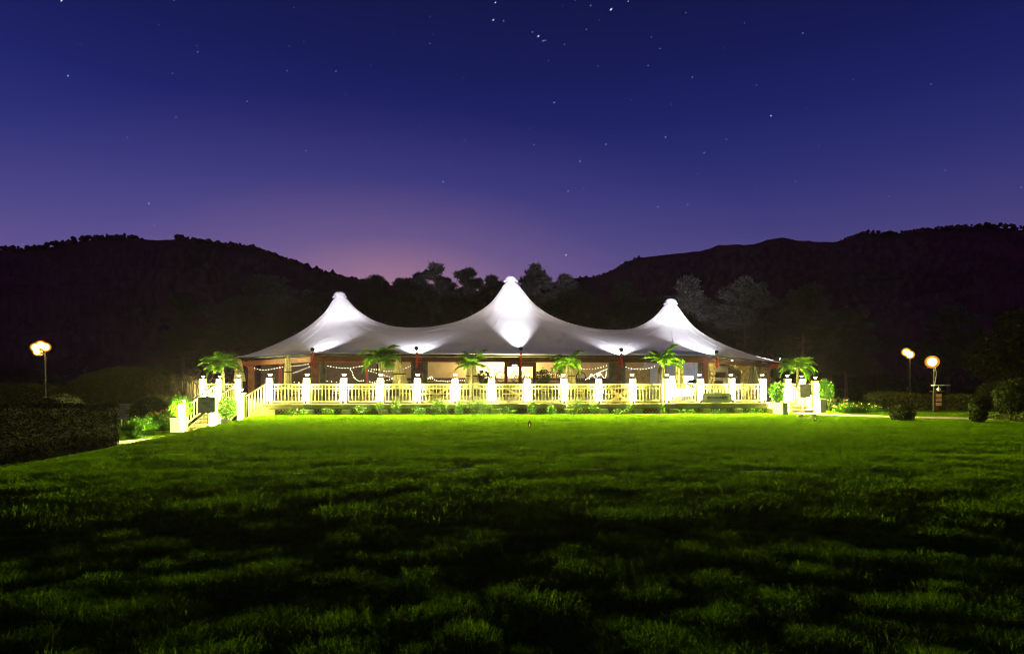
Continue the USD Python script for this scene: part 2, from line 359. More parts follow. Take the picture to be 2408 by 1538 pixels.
def curve(pts, n=40):
    from scipy.interpolate import CubicSpline
    pts = np.asarray(pts, float); s = np.concatenate([[0], np.cumsum(np.linalg.norm(np.diff(pts, axis=0), axis=1))])
    return CubicSpline(s, pts)(np.linspace(0, s[-1], n))

strip('path', curve([(-14.1, 26.9), (-14.4, 25.3), (-15.3, 23.4), (-17.5, 21.6), (-22, 20.2)]), 1.3, M_path, 'pale garden path curving left from the foot of the left stairs', .02)
strip('path', curve([(14.3, 29.3), (15.2, 27.3), (17.2, 25.6), (19.8, 24.2), (25, 22.2), (31, 20.5)]), np.linspace(1.3, 2.0, 40), M_path, 'sandy garden path curving right from the foot of the right stairs', .02)

# ------------------------------------------------------------------ hills
def profile(pts):
    pts = np.array(pts, float); return lambda x: np.interp(x, pts[:, 0], pts[:, 1])
LH = profile([(-700, 646), (-200, 598), (0, 588), (60, 587), (100, 586), (140, 577), (180, 569), (240, 562), (310, 560), (370, 565), (430, 562), (500, 572), (570, 582), (620, 592), (700, 620), (760, 640), (830, 659), (900, 673), (960, 688), (1060, 730), (1200, 800)])
RH = profile([(1150, 720), (1260, 680), (1330, 656), (1400, 651), (1430, 641), (1500, 606), (1540, 602), (1600, 595), (1640, 592), (1665, 586), (1690, 577), (1770, 575), (1800, 566), (1835, 559), (1880, 566), (1930, 569), (1975, 569), (1990, 560), (2030, 548), (2060, 553), (2100, 551), (2200, 540), (2310, 532), (2408, 542), (2600, 560), (3100, 640)])
FH = profile([(600, 720), (800, 690), (900, 680), (1000, 676), (1100, 684), (1200, 690), (1330, 676), (1500, 690), (1700, 730)])
def hill(prof, x0, x1, Y0, Y1, label, seed, rough, trees):
    xs = np.arange(x0, x1, 4.0); ts = np.concatenate([np.linspace(0, .9, 22), np.linspace(.92, 1.0, 9), np.linspace(1.06, 1.5, 8)])
    xx, tt = np.meshgrid(xs, ts, indexing='ij')
    Y = Y0 + (Y1 - Y0) * tt; Yr = np.full_like(Y, Y1); zr = EYE + (HZ - prof(xx)) * Yr / F
    rise = np.where(tt <= 1, np.clip(tt, 0, 1) ** 1.15, 1 - (tt - 1) * .8)
    X = (xx - CX) / F * Y
    n1 = meshkit.fbm(np.stack([X * .05, Y * .05, 0 * X], -1), 4, seed) - .5; n2 = meshkit.fbm(np.stack([X * .45, Y * .25, 0 * X], -1), 3, seed + 9) - .5
    z = -3 + (zr + 3) * rise + n1 * 9 * (1 - np.abs(2 * np.clip(tt, 0, 1) - 1)) + n2 * rough * np.clip(tt * 2, 0, 1)
    h = thing('hill', None, None); h.ClearCustomData(); tag(h, label, kind='structure')
    obj('slope', (np.stack([X, Y, z], -1).reshape(-1, 3), grid_faces(len(xs), len(ts))), M_hill, h)
    mb = MB(); ico = trimesh.creation.icosphere(subdivisions=1)
    for a, b, dens, r in trees:
        for x in np.arange(a, b, dens):
            x = x + random.uniform(-dens, dens); r_ = r * random.uniform(.5, 1.25); k = random.uniform(-6, 3)
            Yt = Y1 + k; zt = EYE + (HZ - prof(x)) * Y1 / F + r_ * random.uniform(-1.0, -.25)
            v = ico.vertices * np.array([1, 1, random.uniform(.8, 1.3)]) * r_ * (1 + .3 * rng.normal(size=(len(ico.vertices), 1)))
            mb.add(v + np.array([(x - CX) / F * Y1, Yt, zt]), ico.faces)
    if mb.n: tag(obj('ridge_trees', mb, M_hill, h), kind='stuff')
hill(FH, 560, 1760, 300, 420, 'low far ridge seen in the gap behind the tent', 31, 2.0, [(800, 1400, 3, 1.6)])
hill(LH, -900, 1160, 120, 260, 'dark wooded hill rising on the left behind the street lamp', 11, .6, [(20, 340, 1.8, .8), (430, 960, 2.2, 1.2)])
hill(RH, 1160, 3300, 130, 280, 'dark rocky hill rising on the right behind the tent', 21, .7, [(1330, 1500, 6, .8), (1980, 2500, 2.0, .8)])

# ------------------------------------------------------------------ tent roof
LT, RT = np.array([X_(556, 38.5), 38.5]), np.array([X_(1842, 39.5), 39.5])
FL, FR = np.array([X_(735, 29.6), 29.6]), np.array([X_(1690, 30.8), 30.8])
BL, BR = np.array([FL[0], 47.6]), np.array([FR[0], 48.4])
zLT, zRT, zFL, zFR = Z_(839.5, 38.5), Z_(853, 39.5), Z_(830, 29.6), Z_(836, 30.8)
RIDGE = np.array([(556, 839.5), (600, 829), (645, 811), (689, 790), (719, 773), (749, 748.8), (773, 725), (784, 702), (789, 694), (799, 692), (809, 694), (817, 701), (836, 725), (872, 751), (914.6, 765.7), (950, 771.5),
    (985, 774), (1020, 770.5), (1051, 766), (1097, 749), (1129.6, 731.5), (1156, 712), (1175, 684), (1188, 660), (1201, 655), (1215, 660), (1234, 687), (1253, 712), (1282.7, 734.8), (1315, 754), (1370.6, 772), (1410, 777.5),
    (1440, 779), (1488, 774), (1517, 761), (1543, 741), (1560, 717), (1566, 711), (1577, 708), (1590, 711), (1603, 730), (1620, 760), (1645, 784), (1672.6, 802), (1707.5, 817), (1749, 830), (1791, 840.5), (1842, 853)])
def ridgeY(px): return np.interp(px, [556, 799, 1201, 1577, 1842], [38.5, 38.4, 38.6, 39.0, 39.5])
rX = X_(RIDGE[:, 0], ridgeY(RIDGE[:, 0])); rY = ridgeY(RIDGE[:, 0]); rZ = Z_(RIDGE[:, 1], rY)
peaks = [np.array([X_(x, Y), Y]) for x, Y in ((799, 38.4), (1201, 38.6), (1577, 39.0))]
poly = Polygon([LT, FL, FR, RT, BR, BL])
dx = .18
tx, ty = np.arange(-17.6, 18.6, dx), np.arange(28.6, 49.4, dx)
TX, TY = np.meshgrid(tx, ty, indexing='ij')
fixed = np.zeros(TX.shape, bool); val = np.zeros(TX.shape)
def seg_h(p, a, b, za, zb):
    t = np.clip(((p - a) @ (b - a)) / ((b - a) @ (b - a)), 0, 1); return za + (zb - za) * t, np.linalg.norm(p - (a + t[:, None] * (b - a)), axis=1)
flat = np.stack([TX.ravel(), TY.ravel()], 1)
edges = [(LT, FL, zLT, zFL), (FL, FR, zFL, zFR), (FR, RT, zFR, zRT), (RT, BR, zRT, zFR), (BR, BL, zFR, zFL), (BL, LT, zFL, zLT)]
hs = [seg_h(flat, *e) for e in edges]; D = np.stack([h[1] for h in hs]); Hh = np.stack([h[0] for h in hs])
eave = np.take_along_axis(Hh, D.argmin(0)[None], 0)[0].reshape(TX.shape)
import shapely
inside = shapely.contains_xy(poly, TX, TY)
fixed |= ~inside; val[~inside] = eave[~inside]
ryi = np.interp(tx, rX, rY); rzi = np.interp(tx, rX, rZ)
for i in range(len(tx)):
    if rX[0] < tx[i] < rX[-1]:
        j = int(round((ryi[i] - ty[0]) / dx)); fixed[i, j] = True; val[i, j] = rzi[i]
for p, top in zip(peaks, (rZ[9], rZ[24], rZ[38])):
    r = np.hypot(TX - p[0], TY - p[1]); m = r < .40; fixed |= m; val[m] = top - .12
def solve(fixed, val):
    idx = np.full(fixed.shape, -1); free = ~fixed; idx[free] = np.arange(free.sum()); n = free.sum()
    I, J = np.nonzero(free); rows, cols, data = [np.arange(n)], [np.arange(n)], [np.full(n, 4.0)]; b = np.zeros(n)
    for di, dj in ((1, 0), (-1, 0), (0, 1), (0, -1)):
        a, c = np.clip(I + di, 0, fixed.shape[0] - 1), np.clip(J + dj, 0, fixed.shape[1] - 1); k = idx[a, c]; fr = k >= 0
        rows.append(np.arange(n)[fr]); cols.append(k[fr]); data.append(np.full(fr.sum(), -1.0)); b[~fr] += val[a, c][~fr]
    A = sparse.csr_matrix((np.concatenate(data), (np.concatenate(rows), np.concatenate(cols))), shape=(n, n))
    out = val.copy(); out[free] = spsolve(A, b); return out
from scipy.interpolate import RegularGridInterpolator
TZ = solve(fixed, val)
gi = RegularGridInterpolator((tx, ty), TZ, bounds_error=False, fill_value=None)
# seams: taut cables from each mast to the eave masts press soft ridges into the cloth
def eave_pt(px):
    t = (px - 735) / 955.0; Y = 29.6 + 1.2 * t; return np.array([X_(px, Y), Y])
for k, pxs in enumerate(((735, 980), (980, 1225, 1461), (1461, 1690))):
    for px in pxs:
        e = eave_pt(px)
        if px in (735, 1690): e = FL if px == 735 else FR
        for e2 in (e, np.array([e[0], 2 * 38.6 - e[1]])):
            for t in np.linspace(.05, .97, 240):
                q = peaks[k] * (1 - t) + e2 * t; i, j = int(round((q[0] - tx[0]) / dx)), int(round((q[1] - ty[0]) / dx))
                if inside[i, j]: fixed[i, j] = True; val[i, j] = gi(q)[0] + .17 * math.sin(PI * t) ** .8
TZ = solve(fixed, val)
for _ in range(2):
    sm = TZ.copy(); sm[1:-1, 1:-1] = (TZ[1:-1, 1:-1] * 4 + TZ[2:, 1:-1] + TZ[:-2, 1:-1] + TZ[1:-1, 2:] + TZ[1:-1, :-2]) / 8; TZ = np.where(inside, sm, TZ)
gi = RegularGridInterpolator((tx, ty), TZ, bounds_error=False, fill_value=None)
cols = np.linspace(0, 1, 300); NJ = 44
def front_at(x):
    return np.where(x < FL[0], np.interp(x, [LT[0], FL[0]], [LT[1], FL[1]]), np.where(x > FR[0], np.interp(x, [FR[0], RT[0]], [FR[1], RT[1]]), np.interp(x, [FL[0], FR[0]], [FL[1], FR[1]])))
def back_at(x):
    return np.where(x < BL[0], np.interp(x, [LT[0], BL[0]], [LT[1], BL[1]]), np.where(x > BR[0], np.interp(x, [BR[0], RT[0]], [BR[1], RT[1]]), np.interp(x, [BL[0], BR[0]], [BL[1], BR[1]])))
cx = LT[0] + (RT[0] - LT[0]) * cols; js = np.linspace(0, 1, NJ)
fy, ry, by = front_at(cx), np.interp(cx, rX, rY), back_at(cx)
yy = np.concatenate([fy[:, None] + (ry - fy)[:, None] * js[None], ry[:, None] + (by - ry)[:, None] * js[None, 1:]], 1)
xxm = np.repeat(cx[:, None], yy.shape[1], 1)
zz = gi(np.stack([xxm, yy], -1).reshape(-1, 2)).reshape(yy.shape)
ez = np.where(cx < FL[0], np.interp(cx, [LT[0], FL[0]], [zLT, zFL]), np.where(cx > FR[0], np.interp(cx, [FR[0], RT[0]], [zFR, zRT]), np.interp(cx, [FL[0], FR[0]], [zFL, zFR])))
zz[:, 0] = ez; zz[:, -1] = ez
roof_v = np.stack([xxm, yy, zz], -1)
tent = thing('tent_pavilion', 'large white three peaked tent roof over a dark red timber dining pavilion', 'tent')
obj('canopy', (roof_v.reshape(-1, 3), grid_faces(len(cols), yy.shape[1])), M_mem, tent, smooth=True)
for p, top in zip(peaks, (rZ[9], rZ[24], rZ[38])):
    obj('mast_cap', MB().lathe([(.0, .16), (.15, .145), (.28, .09), (.37, -.02), (.41, -.14), (.47, -.20), (.46, -.23), (.36, -.2)], 28, (p[0], p[1], top)), M_mem, tent, smooth=40)
# thin hem along the eaves and the steel edge tube behind it
seams = MB()
for k, p in enumerate(peaks):
    for a in np.arange(20) * PI / 10 + .08:
        d = np.array([math.cos(a), math.sin(a)]); R_ = np.linspace(.45, 13, 90); q = p + R_[:, None] * d
        nearest = np.argmin([np.linalg.norm(q - pp, axis=1) for pp in peaks], axis=0) == k
        ok = nearest & shapely.contains_xy(poly.buffer(-.1), q[:, 0], q[:, 1]); m_ = int(np.argmin(ok)) if not ok.all() else len(ok)
        if m_ > 6: seams.tube(np.c_[q[:m_], gi(q[:m_]) + .004], .008, 4, False)
obj('seams', seams, M_mem, tent, True)
hem = MB(); ev = np.stack([cx, fy, ez], 1)
hem.tube(ev[::6] + np.array([0, .06, -.07]), .05, 6); obj('eave_tube', hem, M_dark, tent, True)

# ------------------------------------------------------------------ deck
A, B = np.array([X_(630, 27.5), 27.5]), np.array([X_(1803, 28.9), 28.9])
DZ = .52
def on_front(px, off=0.0):
    k = (px - CX) / F; d = B - A; t = (k * A[1] - A[0]) / (d[0] - k * d[1]); p = A + t * d
    nrm = np.array([d[1], -d[0]]) / np.linalg.norm(d); return p + nrm * off     # off > 0 = towards the camera
front_rz = math.atan2(B[1] - A[1], B[0] - A[0])
deck_poly = Polygon([A, B, (13.5, 30.6), (15.2, 30.6), (17.6, 34), (18.8, 39.5), (11, 48), (-11, 48), (-17.5, 39), (-19.3, 36.3), (-14.95, 29.95), (-13.3, 29.95)])
deck = thing('timber_deck', 'long raised timber deck with lattice skirt in front of the tent', 'deck')
dk = trimesh.creation.extrude_polygon(deck_poly, .10, engine='earcut'); dk.apply_translation([0, 0, DZ - .10]); obj('floor', dk, M_deck, deck)
POSTS = [630, 718, 806, 893, 981, 1070, 1156, 1241, 1327, 1410, 1490, 1573, 1650, 1725, 1799]
dvec = (B - A) / np.linalg.norm(B - A); dn = np.array([dvec[1], -dvec[0]])
def v3(p, z): return np.array([p[0], p[1], z])
edges_px = [620, 733, 880, 1030, 1175, 1320, 1470, 1640, 1727, 1806]
for a, b in zip(edges_px[:-1], edges_px[1:]):
    p, q = on_front(a, .03), on_front(b, .03); g = dvec * .004
    obj('fascia_board', MB().bar(v3(p + g, DZ - .17), v3(q - g, DZ - .17), .035, .13), M_deck, deck)
    obj('edge_board', MB().bar(v3(p + g + dn * .02, DZ - .045), v3(q - g + dn * .02, DZ - .045), .10, .055), M_deck, deck)
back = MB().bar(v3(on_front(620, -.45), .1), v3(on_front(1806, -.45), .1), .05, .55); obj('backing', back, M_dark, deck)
def lattice(p, q, z0, z1, w=.028, gap=.17):
    mb = MB(); L = np.linalg.norm(q - p); d = (q - p) / L; H = z1 - z0
    for s in (1, -1):
        for x in np.arange(-H, L, gap):
            xa, xb = x, x + H; za, zb = (z0, z1) if s > 0 else (z1, z0)
            ta, tb = max(0, (0 - xa) / H), min(1, (L - xa) / H)
            if tb - ta < .15: continue
            A3 = v3(p + d * (xa + ta * H) + dn * (.008 * s), za + (zb - za) * ta); B3 = v3(p + d * (xa + tb * H) + dn * (.008 * s), za + (zb - za) * tb)
            mb.bar(A3, B3, .012, w)
    return mb
for i, px in enumerate(POSTS):
    c = on_front(px + 9, .0); gz = float(ground_h(c[0], c[1], False))
    obj('pier', MB().cbox((c[0], c[1], (gz - .1 + .262) / 2), (.42, .34, .262 - gz + .1), .015, front_rz), M_creamd, deck)
    if i < len(POSTS) - 1:
        p, q = on_front(px + 9, -.02) + dvec * .22, on_front(POSTS[i + 1] + 9, -.02) - dvec * .22
        obj('lattice_panel', lattice(p, q, -.02, .265), M_timber, deck)
# skirt below the left wing
sk = MB(); sp = [A + np.array([-.05, .02]), np.array([-13.28, 29.93])]
obj('skirt', MB().bar(v3(sp[0], -.2), v3(sp[1], -.2), .04, 1.30), M_deck, deck)
obj('skirt', MB().bar(np.array([-15.05, 29.95, -.2]), np.array([-19.3, 36.3, -.2]), .04, 1.30), M_deck, deck)
obj('skirt', MB().bar(np.array([12.45, 28.98, .2]), np.array([13.48, 30.55, .2]), .04, .52), M_deck, deck)

# ------------------------------------------------------------------ railing posts with lights
def make_post(name, label, h, group):
    t = thing(name, label, 'post', group=group)
    obj('shaft', MB().cbox((0, 0, h / 2 - .1), (.27, .27, h + .2), .012), M_cream, t)
    obj('cap', MB().cbox((0, 0, h + .018), (.31, .31, .036), .01), M_creamd, t)
    obj('lamp_panel', MB().cbox((0, -.148, h / 2 + .06), (.255, .028, h - .20), .008), M_panel, t)  # added glowing face in place of the uplight beam on the post
    obj('uplight', MB().cbox((0, -.235, .07), (.09, .10, .13), .015).box((0, -.21, .005), (.12, .12, .012)), M_metal, t)
    ln = obj('lantern', MB().lathe([(0, h + .036), (.045, h + .038), (.04, h + .055), (.022, h + .07), (.022, h + .10), (.05, h + .115)], 10).lathe([(.118, h + .215), (.127, h + .215), (.127, h + .235), (.118, h + .235), (.118, h + .215)], 4), M_metal, t)
    obj('shade', MB().lathe([(.05, h + .115), (.118, h + .222)], 4, mod=lambda a, z: 1.0)
        , M_lantern, ln)
    obj('lens', MB().lathe([(.1175, h + .2225), (0, h + .2225)], 4), M_lanttop, ln)  # added bright top, left open so it lights the palms
    return t
G_P = 'glowing cream posts of the deck railing'
ORD = ['first', 'second', 'third', 'fourth', 'fifth', 'sixth', 'seventh', 'eighth', 'ninth', 'tenth', 'eleventh', 'twelfth', 'thirteenth', 'fourteenth', 'fifteenth']
proto = None
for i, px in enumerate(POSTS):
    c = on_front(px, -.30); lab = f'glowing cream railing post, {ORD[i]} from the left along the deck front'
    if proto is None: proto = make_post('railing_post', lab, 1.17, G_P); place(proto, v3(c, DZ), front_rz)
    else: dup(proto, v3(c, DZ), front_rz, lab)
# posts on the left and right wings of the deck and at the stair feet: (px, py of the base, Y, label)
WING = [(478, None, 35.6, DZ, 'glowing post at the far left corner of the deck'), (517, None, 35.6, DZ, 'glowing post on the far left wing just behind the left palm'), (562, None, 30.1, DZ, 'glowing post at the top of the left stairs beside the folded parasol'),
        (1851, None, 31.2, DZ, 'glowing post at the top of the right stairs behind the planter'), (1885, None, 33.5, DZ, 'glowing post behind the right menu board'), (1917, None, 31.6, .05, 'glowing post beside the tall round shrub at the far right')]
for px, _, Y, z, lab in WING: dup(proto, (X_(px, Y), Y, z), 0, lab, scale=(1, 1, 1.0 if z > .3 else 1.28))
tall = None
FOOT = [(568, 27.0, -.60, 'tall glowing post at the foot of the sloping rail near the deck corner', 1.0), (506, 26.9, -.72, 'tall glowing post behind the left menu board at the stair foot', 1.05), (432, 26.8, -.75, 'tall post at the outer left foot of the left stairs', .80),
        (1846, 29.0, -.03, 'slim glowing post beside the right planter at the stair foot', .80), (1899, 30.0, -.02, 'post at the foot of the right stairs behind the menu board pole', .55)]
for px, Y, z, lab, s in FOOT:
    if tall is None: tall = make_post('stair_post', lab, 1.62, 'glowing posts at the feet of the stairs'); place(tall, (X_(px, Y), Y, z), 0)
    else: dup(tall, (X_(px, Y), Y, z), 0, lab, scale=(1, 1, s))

# ------------------------------------------------------------------ railings
def railing(name, label, p, q, za, zb, ha, hb, n, frieze=True, group=None):
    """Railing from p to q: floor heights za/zb, rail tops ha/hb; local bars are built in world space."""
    o = np.array([(p[0] + q[0]) / 2, (p[1] + q[1]) / 2, min(za, zb)])
    t = thing(name, label, 'railing', o, 0, group)
    p3 = lambda s, za_, zb_: np.array([p[0] + (q[0] - p[0]) * s, p[1] + (q[1] - p[1]) * s, za_ + (zb_ - za_) * s]) - o
    obj('top_rail', MB().bar(p3(0, ha - .035, hb - .035), p3(1, ha - .035, hb - .035), .11, .07), M_cream, t)
    low = .105
    obj('bottom_rail', MB().bar(p3(0, za + low, zb + low), p3(1, za + low, zb + low), .07, .075), M_cream, t)
    if frieze:
        obj('middle_rail', MB().bar(p3(0, ha - .235, hb - .235), p3(1, ha - .235, hb - .235), .06, .05), M_cream, t)
        obj('thin_rail', MB().bar(p3(0, ha - .115, hb - .115), p3(1, ha - .115, hb - .115), .025, .018), M_cream, t)
        for k in range(n):
            s = (k + .5) / n; mb = MB().bar(p3(s, ha - .21, hb - .21), p3(s, ha - .07, hb - .07), .03, .035); obj('short_bar', mb, M_cream, t)
        topa, topb = ha - .26, hb - .26
    else: topa, topb = ha - .07, hb - .07
    for k in range(n):
        s = (k + .5) / n
        obj('baluster', MB().bar(p3(s, za + low + .0375, zb + low + .0375), p3(s, topa, topb), .03, .085), M_cream, t)
    return t
G_R = 'cream baluster railings along the deck front'
for i in range(len(POSTS) - 1):
    p, q = on_front(POSTS[i], -.30) + dvec * .137, on_front(POSTS[i + 1], -.30) - dvec * .137
    railing('railing', f'cream baluster railing panel, {ORD[i]} from the left along the deck front', p, q, DZ, DZ, 1.46, 1.46, 9 if i < 11 else 8, group=G_R)
R2 = lambda px, Y: np.array([X_(px, Y), Y])
railing('railing', 'cream railing across the far left wing of the deck', R2(484, 35.6), R2(511, 35.6), DZ, DZ, 1.46, 1.46, 5)
railing('railing', 'cream railing behind the left palm on the far wing', R2(523, 35.6), R2(570, 35.6), DZ, DZ, 1.46, 1.46, 8)
railing('stair_railing', 'sloping cream railing from the deck corner down to the tall left post', R2(575, 27.05), R2(624, 27.5), -.30, .42, .87, 1.46, 7, False)
railing('stair_railing', 'sloping cream railing on the right side of the left stairs', R2(513, 27.1), R2(559, 29.9), -.28, .46, .95, 1.45, 9, False)
railing('stair_railing', 'sloping cream railing on the outer left side of the left stairs', R2(438, 26.95), R2(505, 29.8), -.45, .46, .47, 1.42, 10, False)
railing('stair_railing', 'sloping cream railing beside the right stairs', R2(1855, 31.0), R2(1895, 30.1), .48, .16, 1.44, .93, 7, False)
railing('railing', 'cream railing at the top of the right stairs', R2(1857, 32.0), R2(1881, 33.3), DZ, DZ, 1.46, 1.46, 5)
railing('railing', 'cream railing between the two right rear posts', R2(1890, 33.3), R2(1912, 31.8), DZ, DZ, 1.46, 1.46, 5)

# ------------------------------------------------------------------ stairs
def stairs(label, x0, x1, Yfoot, zf, n, run):
    t = thing('staircase', label, 'stairs', ((x0 + x1) / 2, Yfoot, zf)); w = x1 - x0; rise = (DZ - zf) / n
    for k in range(n):
        z = rise * (k + 1)
        obj('tread', MB().cbox((0, run * (k + .5) - .02, z - .022), (w - .08, run + .035, .04), .008), M_deck, t)
        obj('riser', MB().box((0, run * k + .012, z - .044 - (rise - .046) / 2), (w - .1, .02, rise - .046)), M_creamd if k > 1 else M_deck, t)
    for s in (-1, 1):
        obj('stringer', MB().bar((s * w / 2, -.02, rise * .4), (s * w / 2, run * n, rise * n - .12), .045, .26), M_cream, t)
    return t
stairs('timber steps climbing from the left path up to the deck', -14.72, -13.46, 26.75, -.86, 8, .40)
stairs('short timber steps from the right path up to the deck', 13.75, 14.85, 29.25, .0, 3, .45)

# ------------------------------------------------------------------ pavilion frame, walls, curtains
WY = lambda px: 30.9 + (px - 745) / 910.0 * 1.0         # front wall line
def wp(px, off=0): Y = WY(px) + off; return np.array([X_(px, Y), Y])
wl, wr = np.array([X_(585, 37.6), 37.6]), np.array([X_(1811, 39.2), 39.2])
beam_z0, beam_z1 = 2.60, 2.86
obj('header_beam', MB().bar(v3(wp(738), 2.735), v3(wp(1662), 2.735), .16, .25), M_redwood, tent)
obj('header_beam', MB().bar(v3(wp(737) + [-.1, .1], 2.72), v3(wl, 2.72), .16, .28), M_orange, tent)
obj('header_beam', MB().bar(v3(wp(1664) + [.1, .1], 2.66), v3(wr, 2.60), .16, .20), M_redwood, tent)
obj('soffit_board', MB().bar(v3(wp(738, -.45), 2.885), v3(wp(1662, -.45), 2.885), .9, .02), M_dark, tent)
obj('header_trim', MB().bar(v3(wp(738, -.1), 2.592), v3(wp(1662, -.1), 2.592), .05, .04), M_red, tent)
def column(px, w, dpt, Y=None, z1=2.61, mat=None, nm='column'):
    Y = WY(px) if Y is None else Y
    return obj(nm, MB().cbox((X_(px, Y), Y, (DZ + z1) / 2), (w, dpt, z1 - DZ), .012), mat or M_redwood, tent)
for px, w in ((742, .40), (986, .36), (1451, .40), (1657, .30)): column(px, w, .22)
for px, w in ((1189.5, .18), (1223.5, .16), (1257, .18)): column(px, w, .13)
column(863, .10, .10, mat=M_red); column(591, .30, .24, 37.4, mat=M_orange); column(659, .13, .12, 34.25, mat=M_red)
obj('transom', MB().bar(v3(wp(1193), 2.40), v3(wp(1253), 2.40), .12, .10), M_redwood, tent)
obj('transom', MB().bar(v3(wp(1193), 2.53), v3(wp(1253), 2.53), .06, .15), M_redwood, tent)
# red steel brackets that carry the spotlights
BR_PX = [(737, 823), (981, 820), (1225, 822), (1461, 824), (1685, 830)]
for px, py in BR_PX:
    Y = 29.05 + (px - 735) / 955.0 * 1.2; w_ = wp(px)
    obj('bracket', MB().bar(v3(w_ + [0, -.10], 2.36), (X_(px, Y + .25), Y + .25, 2.93), .12, .16), M_red, tent)
    obj('bracket', MB().bar(v3(w_ + [0, -.12], 2.80), (X_(px, Y + .28), Y + .28, 2.83), .07, .06), M_red, tent)
obj('outrigger', MB().bar((16.6, 39.0, 2.55), (18.25, 39.4, 2.66), .12, .27), principled('orange_red_steel', (.50, .07, .02), .45, .08), tent)
obj('outrigger', MB().bar((-16.2, 37.6, 2.66), (-17.9, 38.3, 2.86), .12, .2), _m['orange_red_steel'], tent)
obj('outrigger', MB().bar((-16.2, 37.6, 2.30), (-17.4, 38.1, 2.76), .08, .1), _m['orange_red_steel'], tent)
def curtain(px0, px1, off, label):
    Y = WY((px0 + px1) / 2) + off; x0, x1 = X_(px0, Y), X_(px1, Y); n = 30; s = np.linspace(0, 1, n); zs = np.linspace(2.58, DZ + .03, 9)
    S, Z = np.meshgrid(s, zs, indexing='ij'); tie = 1 - .18 * np.exp(-((Z - 1.45) / .35) ** 2)
    Xc = (x0 + x1) / 2 + (S - .5) * (x1 - x0) * tie; Yc = Y + .045 * np.sin(S * 2 * PI * 5 + Z * .4)
    o = obj('curtain', (np.stack([Xc, Yc, Z], -1).reshape(-1, 3), grid_faces(n, 9)), M_curtain, None, True); tag(o, label, 'curtain', 'grey curtains tied beside the pavilion columns')
curtain(752, 767, -.02, 'grey curtain right of the left corner column'); curtain(966, 978, -.02, 'grey curtain just left of the column beside the folded parasol')
curtain(994, 1006, -.02, 'grey curtain at the left edge of the amber lit opening'); curtain(1431, 1443, -.02, 'grey curtain at the right edge of the opening with the light rope')
curtain(1459, 1471, -.02, 'grey curtain left of the corrugated hut'); curtain(1641, 1650, -.02, 'dark curtain between the white counter and the stone wall')
# back wall, inner lining and low back panels
obj('back_wall', MB().bar((-10.5, 46.6, 1.2), (10.5, 47.2, 1.2), .1, 1.36), M_brown, tent)
def sheet(a, b, c, d, nx=24, ny=10, sag=.0):
    s, t = np.meshgrid(np.linspace(0, 1, nx), np.linspace(0, 1, ny), indexing='ij'); a, b, c, d = map(np.asarray, (a, b, c, d))
    v = (a * ((1 - s) * (1 - t))[..., None] + b * (s * (1 - t))[..., None] + c * (s * t)[..., None] + d * ((1 - s) * t)[..., None]); v[..., 2] -= sag * np.sin(PI * s) * np.sin(PI * t); return v.reshape(-1, 3), grid_faces(nx, ny)
obj('wall_lining', sheet((-10.4, 46.4, 1.88), (10.4, 47.0, 1.88), (10.4, 46.8, 3.4), (-10.4, 46.2, 3.4), sag=.1), M_wallcloth, tent, True)
obj('wall_lining', sheet((-16.6, 39.2, .6), (-10.5, 46.4, .6), (-10.5, 46.2, 3.3), (-16.4, 39.0, 3.0), sag=.05), M_brown, tent, True)
obj('wall_lining', sheet((10.6, 47.0, .6), (17.0, 40.4, .6), (16.9, 40.2, 2.9), (10.6, 46.8, 3.3), sag=.05), M_brown, tent, True)

